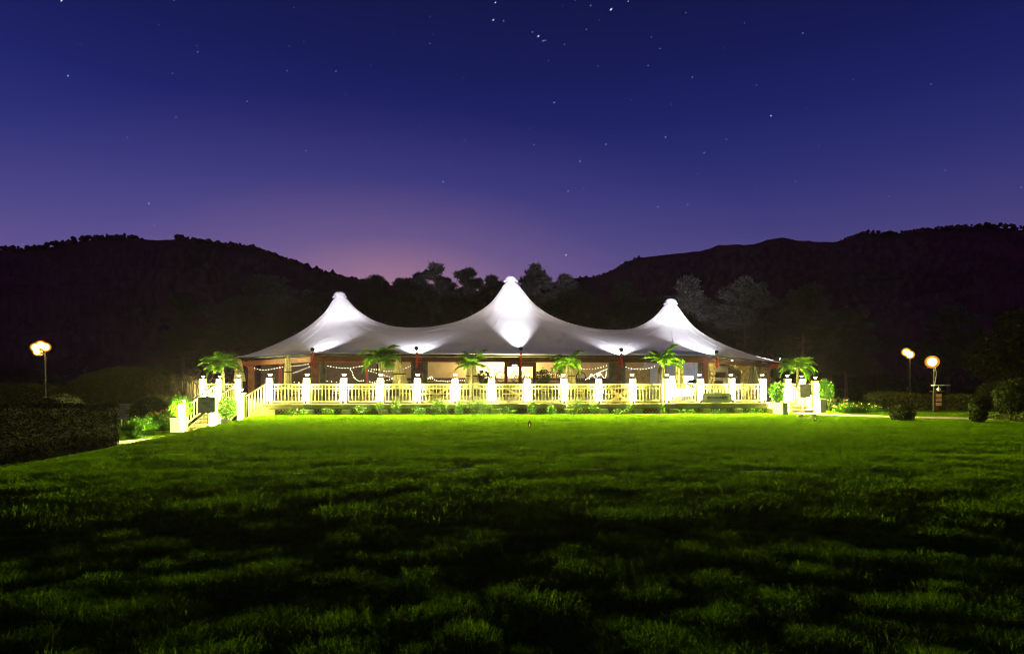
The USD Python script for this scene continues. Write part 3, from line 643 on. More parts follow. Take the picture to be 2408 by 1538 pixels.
# rubble stone wall on the right end, with a ragged opening
def stone_wall():
    a, b = np.array([X_(1664, 32.1), 32.1]), wr + np.array([-.05, -.1]); L = np.linalg.norm(b - a); d = (b - a) / L; nrm = np.array([d[1], -d[0]]); ztop0, ztop1 = 2.62, 2.50
    t = thing('stone_wall', 'rubble stone end wall with a ragged cave like opening under the right roof end', 'wall', v3(a, DZ))
    to2 = lambda px, py: (lambda k: ((k * a[1] - a[0]) / (d[0] - k * d[1])))((px - CX) / F)
    def uv(px, py): s = to2(px, py); Y = a[1] + d[1] * s; return (s, Z_(py, Y) - DZ)
    hole = Polygon([uv(x, y) for x, y in ((1678, 905), (1678, 893), (1682, 872), (1690, 860), (1700, 853), (1712, 856), (1727, 867), (1739, 872), (1742, 885), (1741, 905))]).buffer(.01)
    wall = Polygon([(0, 0), (L, 0), (L, ztop1 - DZ), (0, ztop0 - DZ)]).difference(hole)
    g = np.random.default_rng(5); pts = []
    for r in np.arange(.1, 2.2, .23):
        for c in np.arange(.1, L, .34): pts.append((c + g.uniform(-.14, .14) + (.17 if int(r / .23) % 2 else 0), r + g.uniform(-.09, .09)))
    cells = voronoi_diagram(MultiPoint(pts), envelope=sbox(-1, -1, L + 1, 3))
    R = np.array([[d[0], 0, nrm[0]], [d[1], 0, nrm[1]], [0, 1, 0]])
    core = trimesh.creation.extrude_polygon(wall, .22, engine='earcut'); core.vertices[:, 2] -= .24
    obj('mortar_core', (core.vertices @ R.T, core.faces), M_mortar, t)
    for c in cells.geoms:
        q = c.intersection(wall).buffer(-.016, join_style=1, quad_segs=1)
        for h in getattr(q, 'geoms', [q]):
            if h.is_empty or h.area < .006: continue
            h = h.simplify(.02); ext = np.array(h.exterior.coords)[:-1]; n = len(ext); ce = ext.mean(0); dep = g.uniform(.03, .075)
            v = np.vstack([np.c_[ext, np.full(n, -.03)], np.c_[ext, np.full(n, dep * .5)], np.c_[ce + (ext - ce) * .78, np.full(n, dep)], [[*ce, dep + .012]]])
            f = [[i, (i + 1) % n, n + (i + 1) % n] for i in range(n)] + [[i, n + (i + 1) % n, n + i] for i in range(n)] + [[n + i, n + (i + 1) % n, 2 * n + (i + 1) % n] for i in range(n)] + [[n + i, 2 * n + (i + 1) % n, 2 * n + i] for i in range(n)] + [[2 * n + i, 2 * n + (i + 1) % n, 3 * n] for i in range(n)]
            obj('stone', (v @ R.T, np.array(f)), M_stone, t)
    return a, d, nrm
sa, sd, sn = stone_wall()
fence = thing('plank_screen', 'reddish plank screen standing inside the ragged stone opening', 'screen', (0, 0, 0))
for row, (zlo, zhi) in enumerate(((1.28, 1.62), (1.80, 2.12))):
    for k in range(9 if row == 0 else 11):
        s = 1.9 + k * .17; p = sa + sd * s - sn * .55
        obj('plank', MB().bar(v3(p, zlo - (.5 if row == 0 else 0)), v3(p, zhi), .02, .14), M_redwood, fence)
obj('backing_board', MB().bar(v3(sa + sd * .6 - sn * .8, 1.5), v3(sa + sd * 4.6 - sn * .8, 1.5), .04, 2.0), M_grey, fence)

# ------------------------------------------------------------------ spotlights on the brackets and at the right roof tip
def spotlight(px, py, Y, aim, label, inten, cone, col=(.97, .97, 1.0), soft=.9):
    p = P(px, py, Y); t = thing('spotlight', label, 'spotlight', p, group='spotlights along the roof edge')
    d = np.asarray(aim, float) - p; d /= np.linalg.norm(d); R = np.array(basis(d)); M = np.stack([R[1], R[2], d], 1)
    hd = MB().lathe([(0, -.13), (.05, -.12), (.085, -.04), (.105, .05), (.105, .07), (.09, .07), (.085, .055)], 14); v, f = hd.get(); obj('head', (v @ M.T, f), M_metal, t, 40)
    ln = MB().lathe([(.084, .05), (0, .055)], 14); v, f = ln.get(); obj('lens', (v @ M.T, f), M_lens, t)
    st = MB().tube([(0, 0, -.02), (0, .05, -.14), (0, .12, -.26)], .022, 6).box((0, .12, -.27), (.12, .12, .03)); obj('stem', st, M_metal, t)
    L = UsdLux.SphereLight.Define(stage, str(t.GetPath()) + '/beam'); L.CreateRadiusAttr(.07); L.CreateIntensityAttr(inten); L.CreateColorAttr(Gf.Vec3f(*col))
    s = UsdLux.ShapingAPI.Apply(L.GetPrim()); s.CreateShapingConeAngleAttr(cone); s.CreateShapingConeSoftnessAttr(soft)
    L.AddTransformOp().Set(Gf.Matrix4d(Gf.Rotation(Gf.Vec3d(0, 0, 1), Gf.Vec3d(*(-d))), Gf.Vec3d(*(d * .16))))
SI = SPOT_I
pk = [v3(p, z) for p, z in zip(peaks, (rZ[9], rZ[24], rZ[38]))]
SY = lambda px: 29.0 + (px - 735) / 955.0 * 1.2
spotlight(734, 823, SY(734), pk[0] + [.3, -1.0, -1.2], 'round spotlight at the left front corner of the roof', SI * .8, 25)
spotlight(979, 820, SY(979), P(990, 765, 38), 'round spotlight between the left and centre roof peaks', SI * .16, 44)
spotlight(1225, 821, SY(1225), pk[1] + [0, -1.2, -1.6], 'round spotlight below the centre roof peak', SI * 1.8, 19)
spotlight(1461, 823, SY(1461), P(1430, 770, 38), 'round spotlight between the centre and right roof peaks', SI * .19, 44)
spotlight(1686, 829, SY(1686) + .05, pk[2] + [.3, -1.2, -1.0], 'square headed spotlight at the right front corner of the roof', SI * 1.2, 30)
spotlight(1836, 845, 39.0, P(1640, 760, 39), 'small bright spotlight on the far right roof tip', SI * .35, 40)

# ------------------------------------------------------------------ folded parasols
def parasol(label, px, ytop, ybot, Y, wtop, wmid, wbot, mat, seed, base=DZ, lean=0.0):
    t = thing('folded_parasol', label, 'parasol', (X_(px, Y), Y, base), group='folded parasols along the deck')
    g = np.random.default_rng(seed); zt, zb = Z_(ytop, Y) - base, Z_(ybot, Y) - base; k = Y / F / 2
    n = 36; ph = g.uniform(0, 6, 3); prof = []
    for s in np.linspace(0, 1, 16):
        w = np.interp(s, [0, .06, .25, .55, .8, 1], [wtop * .5, wtop, wtop * .8 + wmid * .35, wmid, wmid * .45 + wbot * .5, wbot]); prof.append((max(w * k, .02), zt + (zb - zt) * s))
    def mod(a, z):
        s = (zt - z) / (zt - zb); return 1 + (.06 + .20 * s) * np.sin(a * 8 + ph[0] + 1.2 * s) + .10 * s * np.sin(a * 3 + ph[1]) + .05 * np.sin(a * 17 + ph[2] + 6 * s)
    mb = MB().lathe([(.01, zt + .03)] + prof, n, mod=mod); v, f = mb.get(); v[:, 0] += lean * (v[:, 2] - zb) / (zt - zb)
    obj('canopy', (v, f), mat, t, 50)
    rs = [(1.03 * np.interp(-(zb + (zt - zb) * q_), [-p_[1] for p_ in prof], [p_[0] for p_ in prof]), zb + (zt - zb) * q_) for q_ in (.42, .46)]
    v, f = MB().lathe(rs, n, mod=mod).get(); v[:, 0] += lean * (v[:, 2] - zb) / (zt - zb); obj('strap', (v, f), M_brown, t)
    obj('pole', MB().tube([(0, 0, .05), (0, 0, zt + .02)], .028, 8), M_timber, t)
    obj('base', MB().lathe([(0, .10), (.05, .10), (.06, .06), (.26, .045), (.29, .03), (.29, 0)], 20), M_creamd, t, 40)
    return t
parasol('pale folded parasol at the left end beside the leftmost palm', 562, 844, 897, 31.3, 10, 17, 22, M_tan, 1)
parasol('cream folded parasol in the left opening of the pavilion', 677, 837, 905, 29.0, 9, 15, 15, M_tan, 2)
parasol('tan folded parasol just right of the second palm', 941, 838, 912, 29.1, 7, 24, 36, M_tan, 3, lean=-.12)
parasol('brown folded parasol hidden behind the centre left palm', 1110, 848, 912, 29.9, 14, 24, 34, M_tan, 4)
parasol('brown folded parasol behind the palm right of the centre doors', 1340, 848, 912, 29.9, 12, 24, 32, M_tan, 5)
parasol('tan folded parasol in front of the bright white counter', 1599, 841, 912, 29.4, 8, 20, 17, M_tan, 6, lean=-.10)
parasol('charcoal folded parasol in front of the stone wall', 1773, 860, 905, 31.0, 9, 17, 22, M_darkcanvas, 7, lean=-.05)

# ------------------------------------------------------------------ palms
def palm(label, px, py, Y, width, n, seed, zbase=DZ, trunk=.075, broad=.22, droop=1.0):
    g = np.random.default_rng(seed); c = P(px, py, Y); H = c[2] - zbase; W = width * Y / F / 2
    t = thing('palm', label, 'palm tree', (c[0], Y, zbase), group='small palms along the deck')
    zs = np.linspace(0, H, 14); xs = .05 * np.sin(zs * 1.3 + seed)
    xs -= xs[-1]
    obj('trunk', MB().tube(np.stack([xs, 0 * zs, zs], 1), trunk * (1 + .12 * np.cos(np.arange(14) * PI)) * np.linspace(1.15, .9, 14), 9), M_palmbark, t, 40)
    bs = MB()
    for k in range(9):
        a = k * 2.4; bs.bar((.02 * math.cos(a), .02 * math.sin(a), H - .28 + .02 * k), (.13 * math.cos(a), .13 * math.sin(a), H - .02 + .02 * k), .05, .02)
    obj('leaf_bases', bs, M_palmbark, t)
    for k in range(n):
        az = k * 2.399 + g.uniform(-.3, .3); el = np.interp(k / n, [0, .45, 1], [1.25, .65, -.15]) + g.uniform(-.15, .15); L = W * g.uniform(.85, 1.2)
        s = np.linspace(0, 1, 9); ang = el - droop * (s ** 1.4) * g.uniform(.9, 1.5)
        dr, dz = np.cumsum(np.cos(ang)) * L / 8, np.cumsum(np.sin(ang)) * L / 8; dr, dz = np.r_[0, dr[:-1]], np.r_[0, dz[:-1]]
        R = np.stack([dr * math.cos(az), dr * math.sin(az), H + dz], 1); sd = np.array([-math.sin(az), math.cos(az), 0])
        mb = MB().tube(R, np.linspace(.016, .004, 9), 4, False)
        ps, ds, ls = [], [], []
        for q in np.linspace(.10, .99, 20):
            i = min(int(q * 8), 7); fr = q * 8 - i; p = R[i] * (1 - fr) + R[i + 1] * fr; tg = R[i + 1] - R[i]; tg /= np.linalg.norm(tg)
            for sg in (-1, 1):
                d = sd * sg * .85 + tg * (.55 + .5 * q) + np.array([0, 0, -.30 - .25 * g.random()]); ps.append(p); ds.append(d / np.linalg.norm(d)); ls.append(L * broad * (1.25 - .75 * abs(q - .45)) * g.uniform(.8, 1.2))
        v, f = blades(np.array(ps), np.array(ds), np.array(ls), L * (.075 if broad < .36 else .13), g)
        mb.add(v, f); obj('frond', mb, M_palm, t)
    return t
palm('palm with broad drooping leaves at the far left end of the deck', 522, 856, 30.4, 84, 13, 1, broad=.42)
palm('broad leaved palm in front of the second pavilion opening', 897, 845, 28.75, 80, 13, 2, broad=.50)
palm('feathery upright palm left of the centre doors', 1110, 856, 28.8, 82, 18, 3, broad=.34, droop=.8)
palm('bright drooping palm right of the centre doors', 1335, 855, 28.8, 74, 15, 4, broad=.45, droop=1.3)
palm('thin sparse palm in front of the white counter', 1560, 849, 28.9, 92, 9, 5, broad=.36, droop=.9)
palm('feathery palm standing alone beyond the right roof tip', 1875, 864, 32.3, 82, 18, 6, broad=.34, droop=1.25)

# ------------------------------------------------------------------ planters and shrubs
def leaf_ball(c, r, n, size, mat_seed, flat=1.0, gap=.35):
    g = np.random.default_rng(mat_seed); d = sample_dirs(n, g); k = meshkit.noise(d * 2.2 + mat_seed, mat_seed)
    rad = (.55 + .45 * g.random(n) ** .5) * (.75 + .5 * k)
    p = np.array(c) + d * rad[:, None] * np.array(r); keep = k > gap * .6
    return leaf_quads(p[keep], d[keep] + [0, 0, .35], size, .6, g)
def planter(label, px, pyb, Y, w, h, rz, mat=None, z=None):
    z = Z_(pyb, Y) if z is None else z
    t = thing('planter', label, 'planter', (X_(px, Y), Y, z), rz, 'square planters beside the stairs')
    pr = MB(); a, b = w / 2, w / 2 * .9
    for (r0, z0), (r1, z1) in zip(((b, 0), (a, h - .0), (a - .035, h), (a - .045, h - .10)), ((a, h), (a - .035, h), (a - .045, h - .10), (0, h - .10))):
        pr.lathe([(r0 * 2 ** .5, z0), (r1 * 2 ** .5, z1)], 4)
    v, f = pr.get(); c_, s_ = math.cos(PI / 4), math.sin(PI / 4); v = v @ np.array([[c_, -s_, 0], [s_, c_, 0], [0, 0, 1]]).T
    obj('pot', (v, f), mat or M_grey, t); obj('soil', MB().box((0, 0, h - .11), (w * .82, w * .82, .02)), M_dark, t)
    return z + h
def shrub(name, label, cat, px, py, Y, wpx, hpx, zbot, seed, n=900, leaf=.085, mat=None, group=None, stems=5):
    c = P(px, py, Y); rx, rz_ = wpx * Y / F / 2, hpx * Y / F / 2
    t = thing(name, label, cat, (c[0], Y, zbot), group=group); g = np.random.default_rng(seed)
    lc = np.array([0, 0, c[2] - zbot]); obj('foliage', leaf_ball(lc, (rx, rx * .8, rz_), n, leaf, seed), mat or M_leaf, t)
    sm = MB()
    for k in range(stems):
        e = lc + np.array([g.uniform(-.5, .5) * rx, g.uniform(-.4, .4) * rx, g.uniform(-.3, .4) * rz_]); sm.tube([(g.uniform(-.03, .03), g.uniform(-.03, .03), -.03), e * .5 + [g.uniform(-.05, .05), 0, .02], e], [.016, .012, .005], 5)
    obj('stem', sm, M_bark, t); return t
G_S = 'leafy shrubs in the planters by the stairs'
planter('white lit planter at the outer left of the left stairs', 413, 1016, 26.6, .46, .64, .5)
shrub('planter_shrub', 'bushy shrub in the planter at the outer left of the stairs', 'shrub', 427, 957, 26.7, 56, 54, -.10, 11, 1100, group=G_S)
planter('pale square planter in front of the left stairs by the garden lantern', 530, 1022, 25.3, .44, .66, .62)
shrub('planter_shrub', 'bright fern like shrub in the planter before the left stairs', 'shrub', 533, 959, 25.3, 44, 54, -.12, 12, 1200, .07, group=G_S)
planter('tall grey planter left of the right stairs', 1836, 979, 28.0, .50, .66, .62)
shrub('planter_shrub', 'broad leaved shrub in the tall planter left of the right stairs', 'shrub', 1828, 924, 28.05, 42, 48, .55, 13, 700, .12, group=G_S)
planter('grey planter at the far right of the right stairs', 1929, 969, 29.9, .40, .64, .3)
shrub('planter_shrub', 'tall round shrub in the planter right of the right stairs', 'shrub', 1940, 916, 30.0, 40, 50, .62, 14, 1100, .09, group=G_S)

# weeds growing along the foot of the deck
WEEDS = [(700, 967, 60, 18, 'low tuft of weeds below the left end of the deck'), (770, 966, 34, 16, 'small weed under the second railing panel'), (852, 962, 40, 22, 'leafy weed below the second palm, to its left'), (893, 952, 22, 42, 'tall bright weed climbing the deck below the second palm'),
    (931, 956, 28, 36, 'bright leafy weed right of the second palm'), (985, 966, 40, 18, 'flat dark weed at the foot of the fifth post'), (1034, 958, 44, 40, 'large bushy weed below the first crossed leg table'), (1081, 958, 24, 36, 'upright weed below the centre left palm'), (1130, 958, 54, 48, 'big spreading bush at the deck foot right of the centre left palm'),
    (1190, 966, 46, 20, 'low bright weed before the centre doors'), (1250, 957, 24, 38, 'upright yellow green weed behind the central garden lantern'), (1296, 964, 26, 22, 'small weed below the ninth railing panel'), (1352, 958, 42, 40, 'round bushy weed right of the pier below the right centre palm'), (1397, 958, 26, 38, 'thin weed beside the tenth post'),
    (1457, 968, 34, 16, 'low weed below the third crossed leg table'), (1480, 962, 16, 26, 'narrow weed left of the eleventh post'), (1556, 962, 16, 26, 'narrow weed below the sparse palm'), (1615, 968, 40, 14, 'grassy weed below the white counter'), (1690, 968, 44, 14, 'grassy weed in front of the lattice below the banner'), (1770, 967, 44, 18, 'leafy weed before the rightmost lattice')]
for i, (x, y, w, h, lab) in enumerate(WEEDS):
    c = on_front(x, .28 + .1 * (i % 3)); Y = c[1]; shrub('weed', lab, 'weed', x, y, Y, w * 1.05, h * 1.0, -.02, 40 + i, int(50 + w * h * .16), .075, group='weeds along the foot of the deck', stems=7)

# ------------------------------------------------------------------ hedges, bushes, flowers
def hedge(label, a, b, depth, zt, seed, dens=420, leaf=.07, taper=.0, rnd=.0, cat='hedge', zlow=None, mat=None):
    a, b = np.array(a, float), np.array(b, float); L = np.linalg.norm(b - a); d = (b - a) / L; nb = np.array([-d[1], d[0]])
    if nb[1] < 0: nb = -nb
    g = np.random.default_rng(seed); za, zb_ = (zt if np.ndim(zt) else (zt, zt)); lo = float(min(ground_h(a[0], a[1], False), ground_h(b[0], b[1], False))) if zlow is None else zlow
    t = thing('hedge', label, cat, (0, 0, 0))
    n = int(dens * (L * 1.6 + depth * 3 + L * depth) * 1.2); face = g.random(n); s, w, h = g.random(n), g.random(n), g.random(n)
    ar = np.array([L * 1.5, L * depth, depth * 1.5, depth * 1.5]); cum = np.cumsum(ar / ar.sum()); k = np.searchsorted(cum, face)
    u = np.where(k == 2, 0, np.where(k == 3, 1, s)); q = np.where(k == 0, 0, w); hh = np.where(k == 1, 1, h)
    prof = 1 - rnd * (np.abs(2 * u - 1) ** 2.5) - .10 * rnd * (2 * q - 1) ** 2; top = za + (zb_ - za) * u; z = lo + (top - lo) * hh * prof
    nrm = np.where((k == 0)[:, None], -np.r_[nb, 0], np.where((k == 1)[:, None], [0, 0, 1.0], np.where((k == 2)[:, None], -np.r_[d, 0], np.r_[d, 0])))
    pos = np.c_[a + d * (u * L)[:, None] + nb * (q * depth)[:, None], z]; bump = meshkit.fbm(pos * 1.4, 3, seed) - .5
    pos = pos + nrm * (bump * .22 + g.normal(size=n) * .03)[:, None]
    obj('foliage', leaf_quads(pos, nrm, leaf, .6, g, .8), mat or M_hedge_far, t)
    m = MB(); ns = max(6, int(L / .5))
    uu = np.linspace(.01, .99, ns); pr = 1 - rnd * (np.abs(2 * uu - 1) ** 2.5); tz = lo + (za + (zb_ - za) * uu - lo) * pr - .08
    rows = []
    for u_, z_ in zip(uu, tz):
        p0, p1 = a + d * u_ * L + nb * .08, a + d * u_ * L + nb * (depth - .08); rows.append([[*p0, lo - .2], [*p0, z_], [*p1, z_], [*p1, lo - .2]])
    rows = np.array(rows); m.add(rows.reshape(-1, 3), grid_faces(ns, 4)); m.add(rows[0], [[0, 1, 2], [0, 2, 3]]); m.add(rows[-1], [[0, 2, 1], [0, 3, 2]])
    obj('core', m, M_hedgec, t); return t
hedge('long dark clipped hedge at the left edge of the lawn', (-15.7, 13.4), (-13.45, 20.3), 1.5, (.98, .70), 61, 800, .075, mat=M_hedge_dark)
hedge('long rounded hedge far behind the left garden', (X_(150, 37), 37), (X_(405, 36.5), 36.5), 2.2, (2.35, 2.55), 62, 130, .13, rnd=.30, zlow=-.9)
hedge('tall dark hedge below the left street lamp', (X_(-160, 36), 36), (X_(120, 36), 36), 2.0, (1.3, 1.5), 63, 110, .13, rnd=.15, zlow=-.9)
hedge('low flat topped bush catching the lamp light on the left', (X_(62, 27), 27), (X_(158, 27), 27), 1.6, (.88, .92), 64, 240, .09, rnd=.45, zlow=-.9, cat='bush')
hedge('low clipped bush in the middle of the left garden', (X_(300, 29), 29), (X_(402, 29), 29), 1.4, (.86, .90), 65, 220, .09, rnd=.35, zlow=-.9, cat='bush')
hedge('wide dark hedge right of the flower bed', (X_(2060, 33.5), 33.5), (X_(2200, 33), 33), 1.6, (.95, .85), 66, 140, .11, rnd=.15)
hedge('dark hedge right of the slatted notice board', (X_(2212, 33), 33), (X_(2306, 32), 32), 1.4, (.80, .85), 67, 140, .11, rnd=.1)
hedge('very dark hedge in the far right corner of the garden', (X_(2318, 34), 34), (X_(2560, 32), 32), 2.0, (1.5, 2.0), 68, 110, .13, rnd=.15)
hedge('low grassy border hedge at the right edge', (X_(2312, 24.5), 24.5), (X_(2500, 21), 21), 1.0, (.16, .30), 69, 220, .09, rnd=.1)
def bush(label, px, pyt, pyb, Y, wpx, seed, n=1500, leaf=.10):
    z0 = Z_(pyb, Y); zt = Z_(pyt, Y); t = thing('bush', label, 'bush', (X_(px, Y), Y, z0)); g = np.random.default_rng(seed); r = wpx * Y / F / 2; h = zt - z0
    d = sample_dirs(n, g); k = meshkit.noise(d * 2.5 + 3, seed); p = d * (.6 + .4 * g.random(n) ** .5)[:, None] * (.8 + .35 * k)[:, None] * np.array([r, r * .9, h * .56]); p[:, 2] = np.maximum(p[:, 2] + h * .5, .02)
    p[:, :2] *= (.72 + .34 * np.clip(p[:, 2:] / h, 0, 1)); obj('foliage', leaf_quads(p, d + [0, 0, .3], leaf, .5, g), M_hedge, t)
    obj('stem', MB().tube([(0, 0, -.05), (.03, 0, h * .5)], [.04, .02], 6), M_bark, t)
bush('rounded clipped bush standing beside the right path', 2122, 954, 998, 23.5, 60, 71)
bush('narrow upright bush beside the right path near the dark hedge', 2301, 934, 1001, 22.5, 46, 72)
bush('tall dark bush at the right edge of the garden', 2372, 898, 986, 27.5, 76, 73, 2200, .12)
bush('small dark bush left of the right flower bed', 1962, 930, 970, 31.5, 36, 74, 900)
def flowers(label, px, pyt, pyb, Y, wpx, seed, cols):
    z0, zt = Z_(pyb, Y), Z_(pyt, Y); h = zt - z0; w = wpx * Y / F; g = np.random.default_rng(seed); t = thing('flower_bed', label, 'flowers', (X_(px, Y), Y, z0)); n = 420
    p = np.c_[g.uniform(-w / 2, w / 2, n), g.uniform(-.5, .6, n), np.full(n, -.02)]; d = np.c_[g.normal(size=(n, 2)) * .18, np.ones(n)]; L = h * g.uniform(.5, 1.0, n) * (1 - .5 * (2 * p[:, 0] / w) ** 2)
    v, f = blades(p, d, L, .03, g); obj('stalks', (v, f), M_leaf, t)
    q = p + d * (L * g.uniform(.25, .95, n))[:, None]; obj('leaves', leaf_quads(np.repeat(q, 3, 0) + g.normal(size=(3 * n, 3)) * .06, np.tile([0, -.5, 1.0], (3 * n, 1)), .10, .4, g), M_leaf, t)
    tip = (p + d * L[:, None])
    for mat, m in cols:
        sel = g.choice(n, m, replace=False); mb = MB(); v, f = leaf_quads(np.repeat(tip[sel], 5, 0) + g.normal(size=(5 * m, 3)) * .025, np.tile([0, -.6, 1.0], (5 * m, 1)), .06, .8, g); mb.add(v, f); tag(obj('petals', mb, mat, t), kind='stuff')
flowers('bed of pink and yellow flowers right of the right stairs', 2000, 938, 974, 29.8, 62, 81, [(M_flower, 16), (M_yflower, 22)])
flowers('darker flower bed further along the right path', 2058, 948, 976, 31.0, 50, 82, [(M_yflower, 10)])
flowers('bed of pink flowers left of the left stairs', 376, 962, 1008, 27.2, 70, 83, [(M_flower, 34)])
flowers('dark clump of flowering plants right of the clipped hedge', 325, 975, 1010, 25.5, 60, 84, [(M_white_paint, 6)])
# spiky agave and pampas grass
t = thing('agave', 'spiky low agave plant beside the end of the clipped hedge', 'agave', (X_(318, 25), 25, -.86)); g = np.random.default_rng(3); n = 70; d = sample_dirs(n, g); d[:, 2] = abs(d[:, 2]) + .25; d /= np.linalg.norm(d, axis=1, keepdims=True)
obj('leaves', blades(np.zeros((n, 3)), d, g.uniform(.4, .65, n), .07, g), M_leaf, t)
t = thing('pampas_grass', 'tall dry pampas grass behind the left garden hedge', 'grass clump', (X_(430, 36), 36, -.9)); n = 1500; p = np.c_[g.uniform(-1.5, 1.5, n), g.uniform(-.6, .6, n), np.zeros(n)]; d = np.c_[g.normal(size=(n, 2)) * .10, np.ones(n)]
obj('stalks', blades(p, d, g.uniform(1.6, 3.2, n), .035, g), principled('dry_grass', (.04, .03, .018), .8, .2), t)
t = thing('garden_bench', 'grey timber bench with a high back in the left garden', 'bench', (X_(318, 31.5), 31.5, -.86))
for k in range(6): obj('slat', MB().cbox((0, .25, .55 + k * .13), (2.0, .03, .115), .006), M_curtain, t)
for k in range(4): obj('seat_slat', MB().cbox((0, -.2 + k * .12, .45), (2.0, .11, .03), .006), M_curtain, t)
for sx in (-.9, .9):
    for sy in (-.2, .24): obj('leg', MB().cbox((sx, sy, .21), (.07, .07, .42), .006), M_curtain, t)

# ------------------------------------------------------------------ street lamps
def street_lamp(label, px, py, Y, globes, zbase, arm=.0, pole_px=None):
    c = P(px, py, Y); t = thing('street_lamp', label, 'street lamp', (c[0], Y, zbase), group='garden street lamps'); H = c[2] - zbase; ox = 0 if pole_px is None else X_(pole_px, Y) - c[0]
    obj('pole', MB().tube([(ox, 0, -.1), (ox, 0, .9), (ox, 0, H - .25)], [.07, .055, .04], 10).lathe([(.11, 0), (.11, .12), (.07, .2)], 10, (ox, 0, 0)), M_dark, t, 40)
    for gx_, gz, r in globes:
        cc = (gx_, 0, H + gz); a = MB().tube([(ox, 0, H - .30), (ox * .5 + gx_ * .5, 0, H - .32 + gz * .4), (gx_, 0, H + gz - r - .03)], .018, 6).lathe([(.06, -r - .03), (.085, -r + .02)], 10, cc); obj('arm', a, M_metal, t)
        gl_ = obj('globe', MB().sphere(cc, r * 1.38, 3), M_amber, t, True); obj('inner_globe', MB().sphere(cc, r * 1.08, 3), M_amber2, gl_, True); obj('bulb', MB().sphere(cc, r * .80, 2), M_street, gl_, True)  # both outer spheres are painted glare; only the bulb is the lamp
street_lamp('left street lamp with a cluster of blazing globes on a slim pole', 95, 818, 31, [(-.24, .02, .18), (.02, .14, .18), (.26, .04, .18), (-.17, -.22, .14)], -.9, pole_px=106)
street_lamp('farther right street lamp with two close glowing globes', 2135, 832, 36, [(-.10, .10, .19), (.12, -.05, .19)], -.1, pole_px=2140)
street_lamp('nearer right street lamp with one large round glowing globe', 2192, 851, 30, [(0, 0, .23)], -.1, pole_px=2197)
t = thing('lamp_table', 'small pale bracket shelf on the nearer right lamp pole', 'shelf', (X_(2212, 29.8), 29.8, Z_(906, 29.8)))
obj('shelf', MB().cbox((0, 0, 0), (.80, .3, .05), .01), M_white_paint, t); obj('knob', MB().sphere((-.1, 0, -.2), .09, 1).tube([(-.1, 0, -.2), (-.1, 0, 0)], .02, 6), M_white_paint, t); obj('brace', MB().tube([(-.30, 0, -.02), (-.2, 0, .55), (-.28, 0, 1.0)], .018, 6), M_steel, t)
t = thing('notice_board', 'small slatted notice board of three pale rows before the dark hedge', 'notice board', (X_(2203, 31.5), 31.5, -.05))
obj('post', MB().cbox((0, .03, .5), (.12, .08, 1.1), .01), M_brown, t)
for k in range(3):
    for j in range(4): obj('pale_panel', MB().cbox((-.18 + j * .12, -.03, .42 + k * .23), (.105, .03, .17), .006), M_timber, t)
obj('roof', MB().cbox((0, 0, 1.10), (.62, .3, .06), .01), M_brown, t)

# ------------------------------------------------------------------ menu boards, garden lanterns, rocks
def menu_board(label, cx_, y0, y1, w, Y, pole, pyb, rz, tilt=0):
    zb = Z_(pyb, Y); t = thing('menu_board', label, 'sign', (X_(cx_, Y), Y, zb), rz, 'blank menu boards by the stairs'); z0, z1 = Z_(y1, Y) - zb, Z_(y0, Y) - zb; W = w * Y / F; ox = X_(pole, Y) - X_(cx_, Y)
    v, f = MB().cbox((0, 0, (z0 + z1) / 2), (W, .05, z1 - z0), .008).get(); v[:, 2] += v[:, 0] * tilt; obj('board', (v, f), M_board, t)
    fr = MB()
    for a, b in (((-W / 2, z0), (W / 2, z0)), ((W / 2, z0), (W / 2, z1)), ((W / 2, z1), (-W / 2, z1)), ((-W / 2, z1), (-W / 2, z0))): fr.bar((a[0], .0, a[1] + a[0] * tilt), (b[0], .0, b[1] + b[0] * tilt), .066, .03)
    obj('frame', fr, M_brown, t); obj('pole', MB().tube([(ox, .045, -.1), (ox, .045, z0 + .2)], .022, 8), M_metal, t)
menu_board('dark blank menu board on a pole in front of the left stairs', 486.5, 934, 970, 37, 25.4, 487.7, 1024, 0, .04)
menu_board('dark blank menu board on a pole in front of the right stairs', 1893, 903, 934, 21.5, 28.4, 1888.5, 977, -.2)
def garden_lantern(label, px, pyt, pyb, Y, wpx):
    z = Z_(pyb, Y); h = Z_(pyt, Y) - z; w = wpx * Y / F / 2; t = thing('garden_lantern', label, 'lantern', (X_(px, Y), Y, z), group='small black garden lanterns on the lawn')
    obj('base', MB().lathe([(w * .45, -.03), (w * .45, h * .12), (w * .75, h * .20), (w * .6, h * .24), (0, h * .24)], 6), M_metal, t)
    obj('pane', MB().lathe([(w * .62, h * .24), (w * .80, h * .68)], 6), M_glass, t)
    for k in range(6):
        a = k * PI / 3; obj('bar', MB().bar((w * .66 * math.cos(a), w * .66 * math.sin(a), h * .23), (w * .86 * math.cos(a), w * .86 * math.sin(a), h * .69), .014, .014), M_metal, t)
    obj('roof', MB().lathe([(w * 1.05, h * .68), (w * .95, h * .72), (w * .45, h * .86), (w * .15, h * .92), (w * .22, h * .96), (0, h)], 6), M_metal, t)
    obj('candle', MB().lathe([(w * .22, h * .24), (w * .22, h * .46), (0, h * .47)], 8), principled('candle_wax', (.75, .62, .25), .5, .05), t)
garden_lantern('small black lantern in the middle of the lawn', 1245.5, 987, 1007.5, 19.5, 9)
garden_lantern('black lantern leaning at the foot of the left menu board', 510, 1004, 1031, 24.3, 13)
garden_lantern('black lantern on the grass near the right path', 1916.5, 971, 991.5, 23.0, 13)
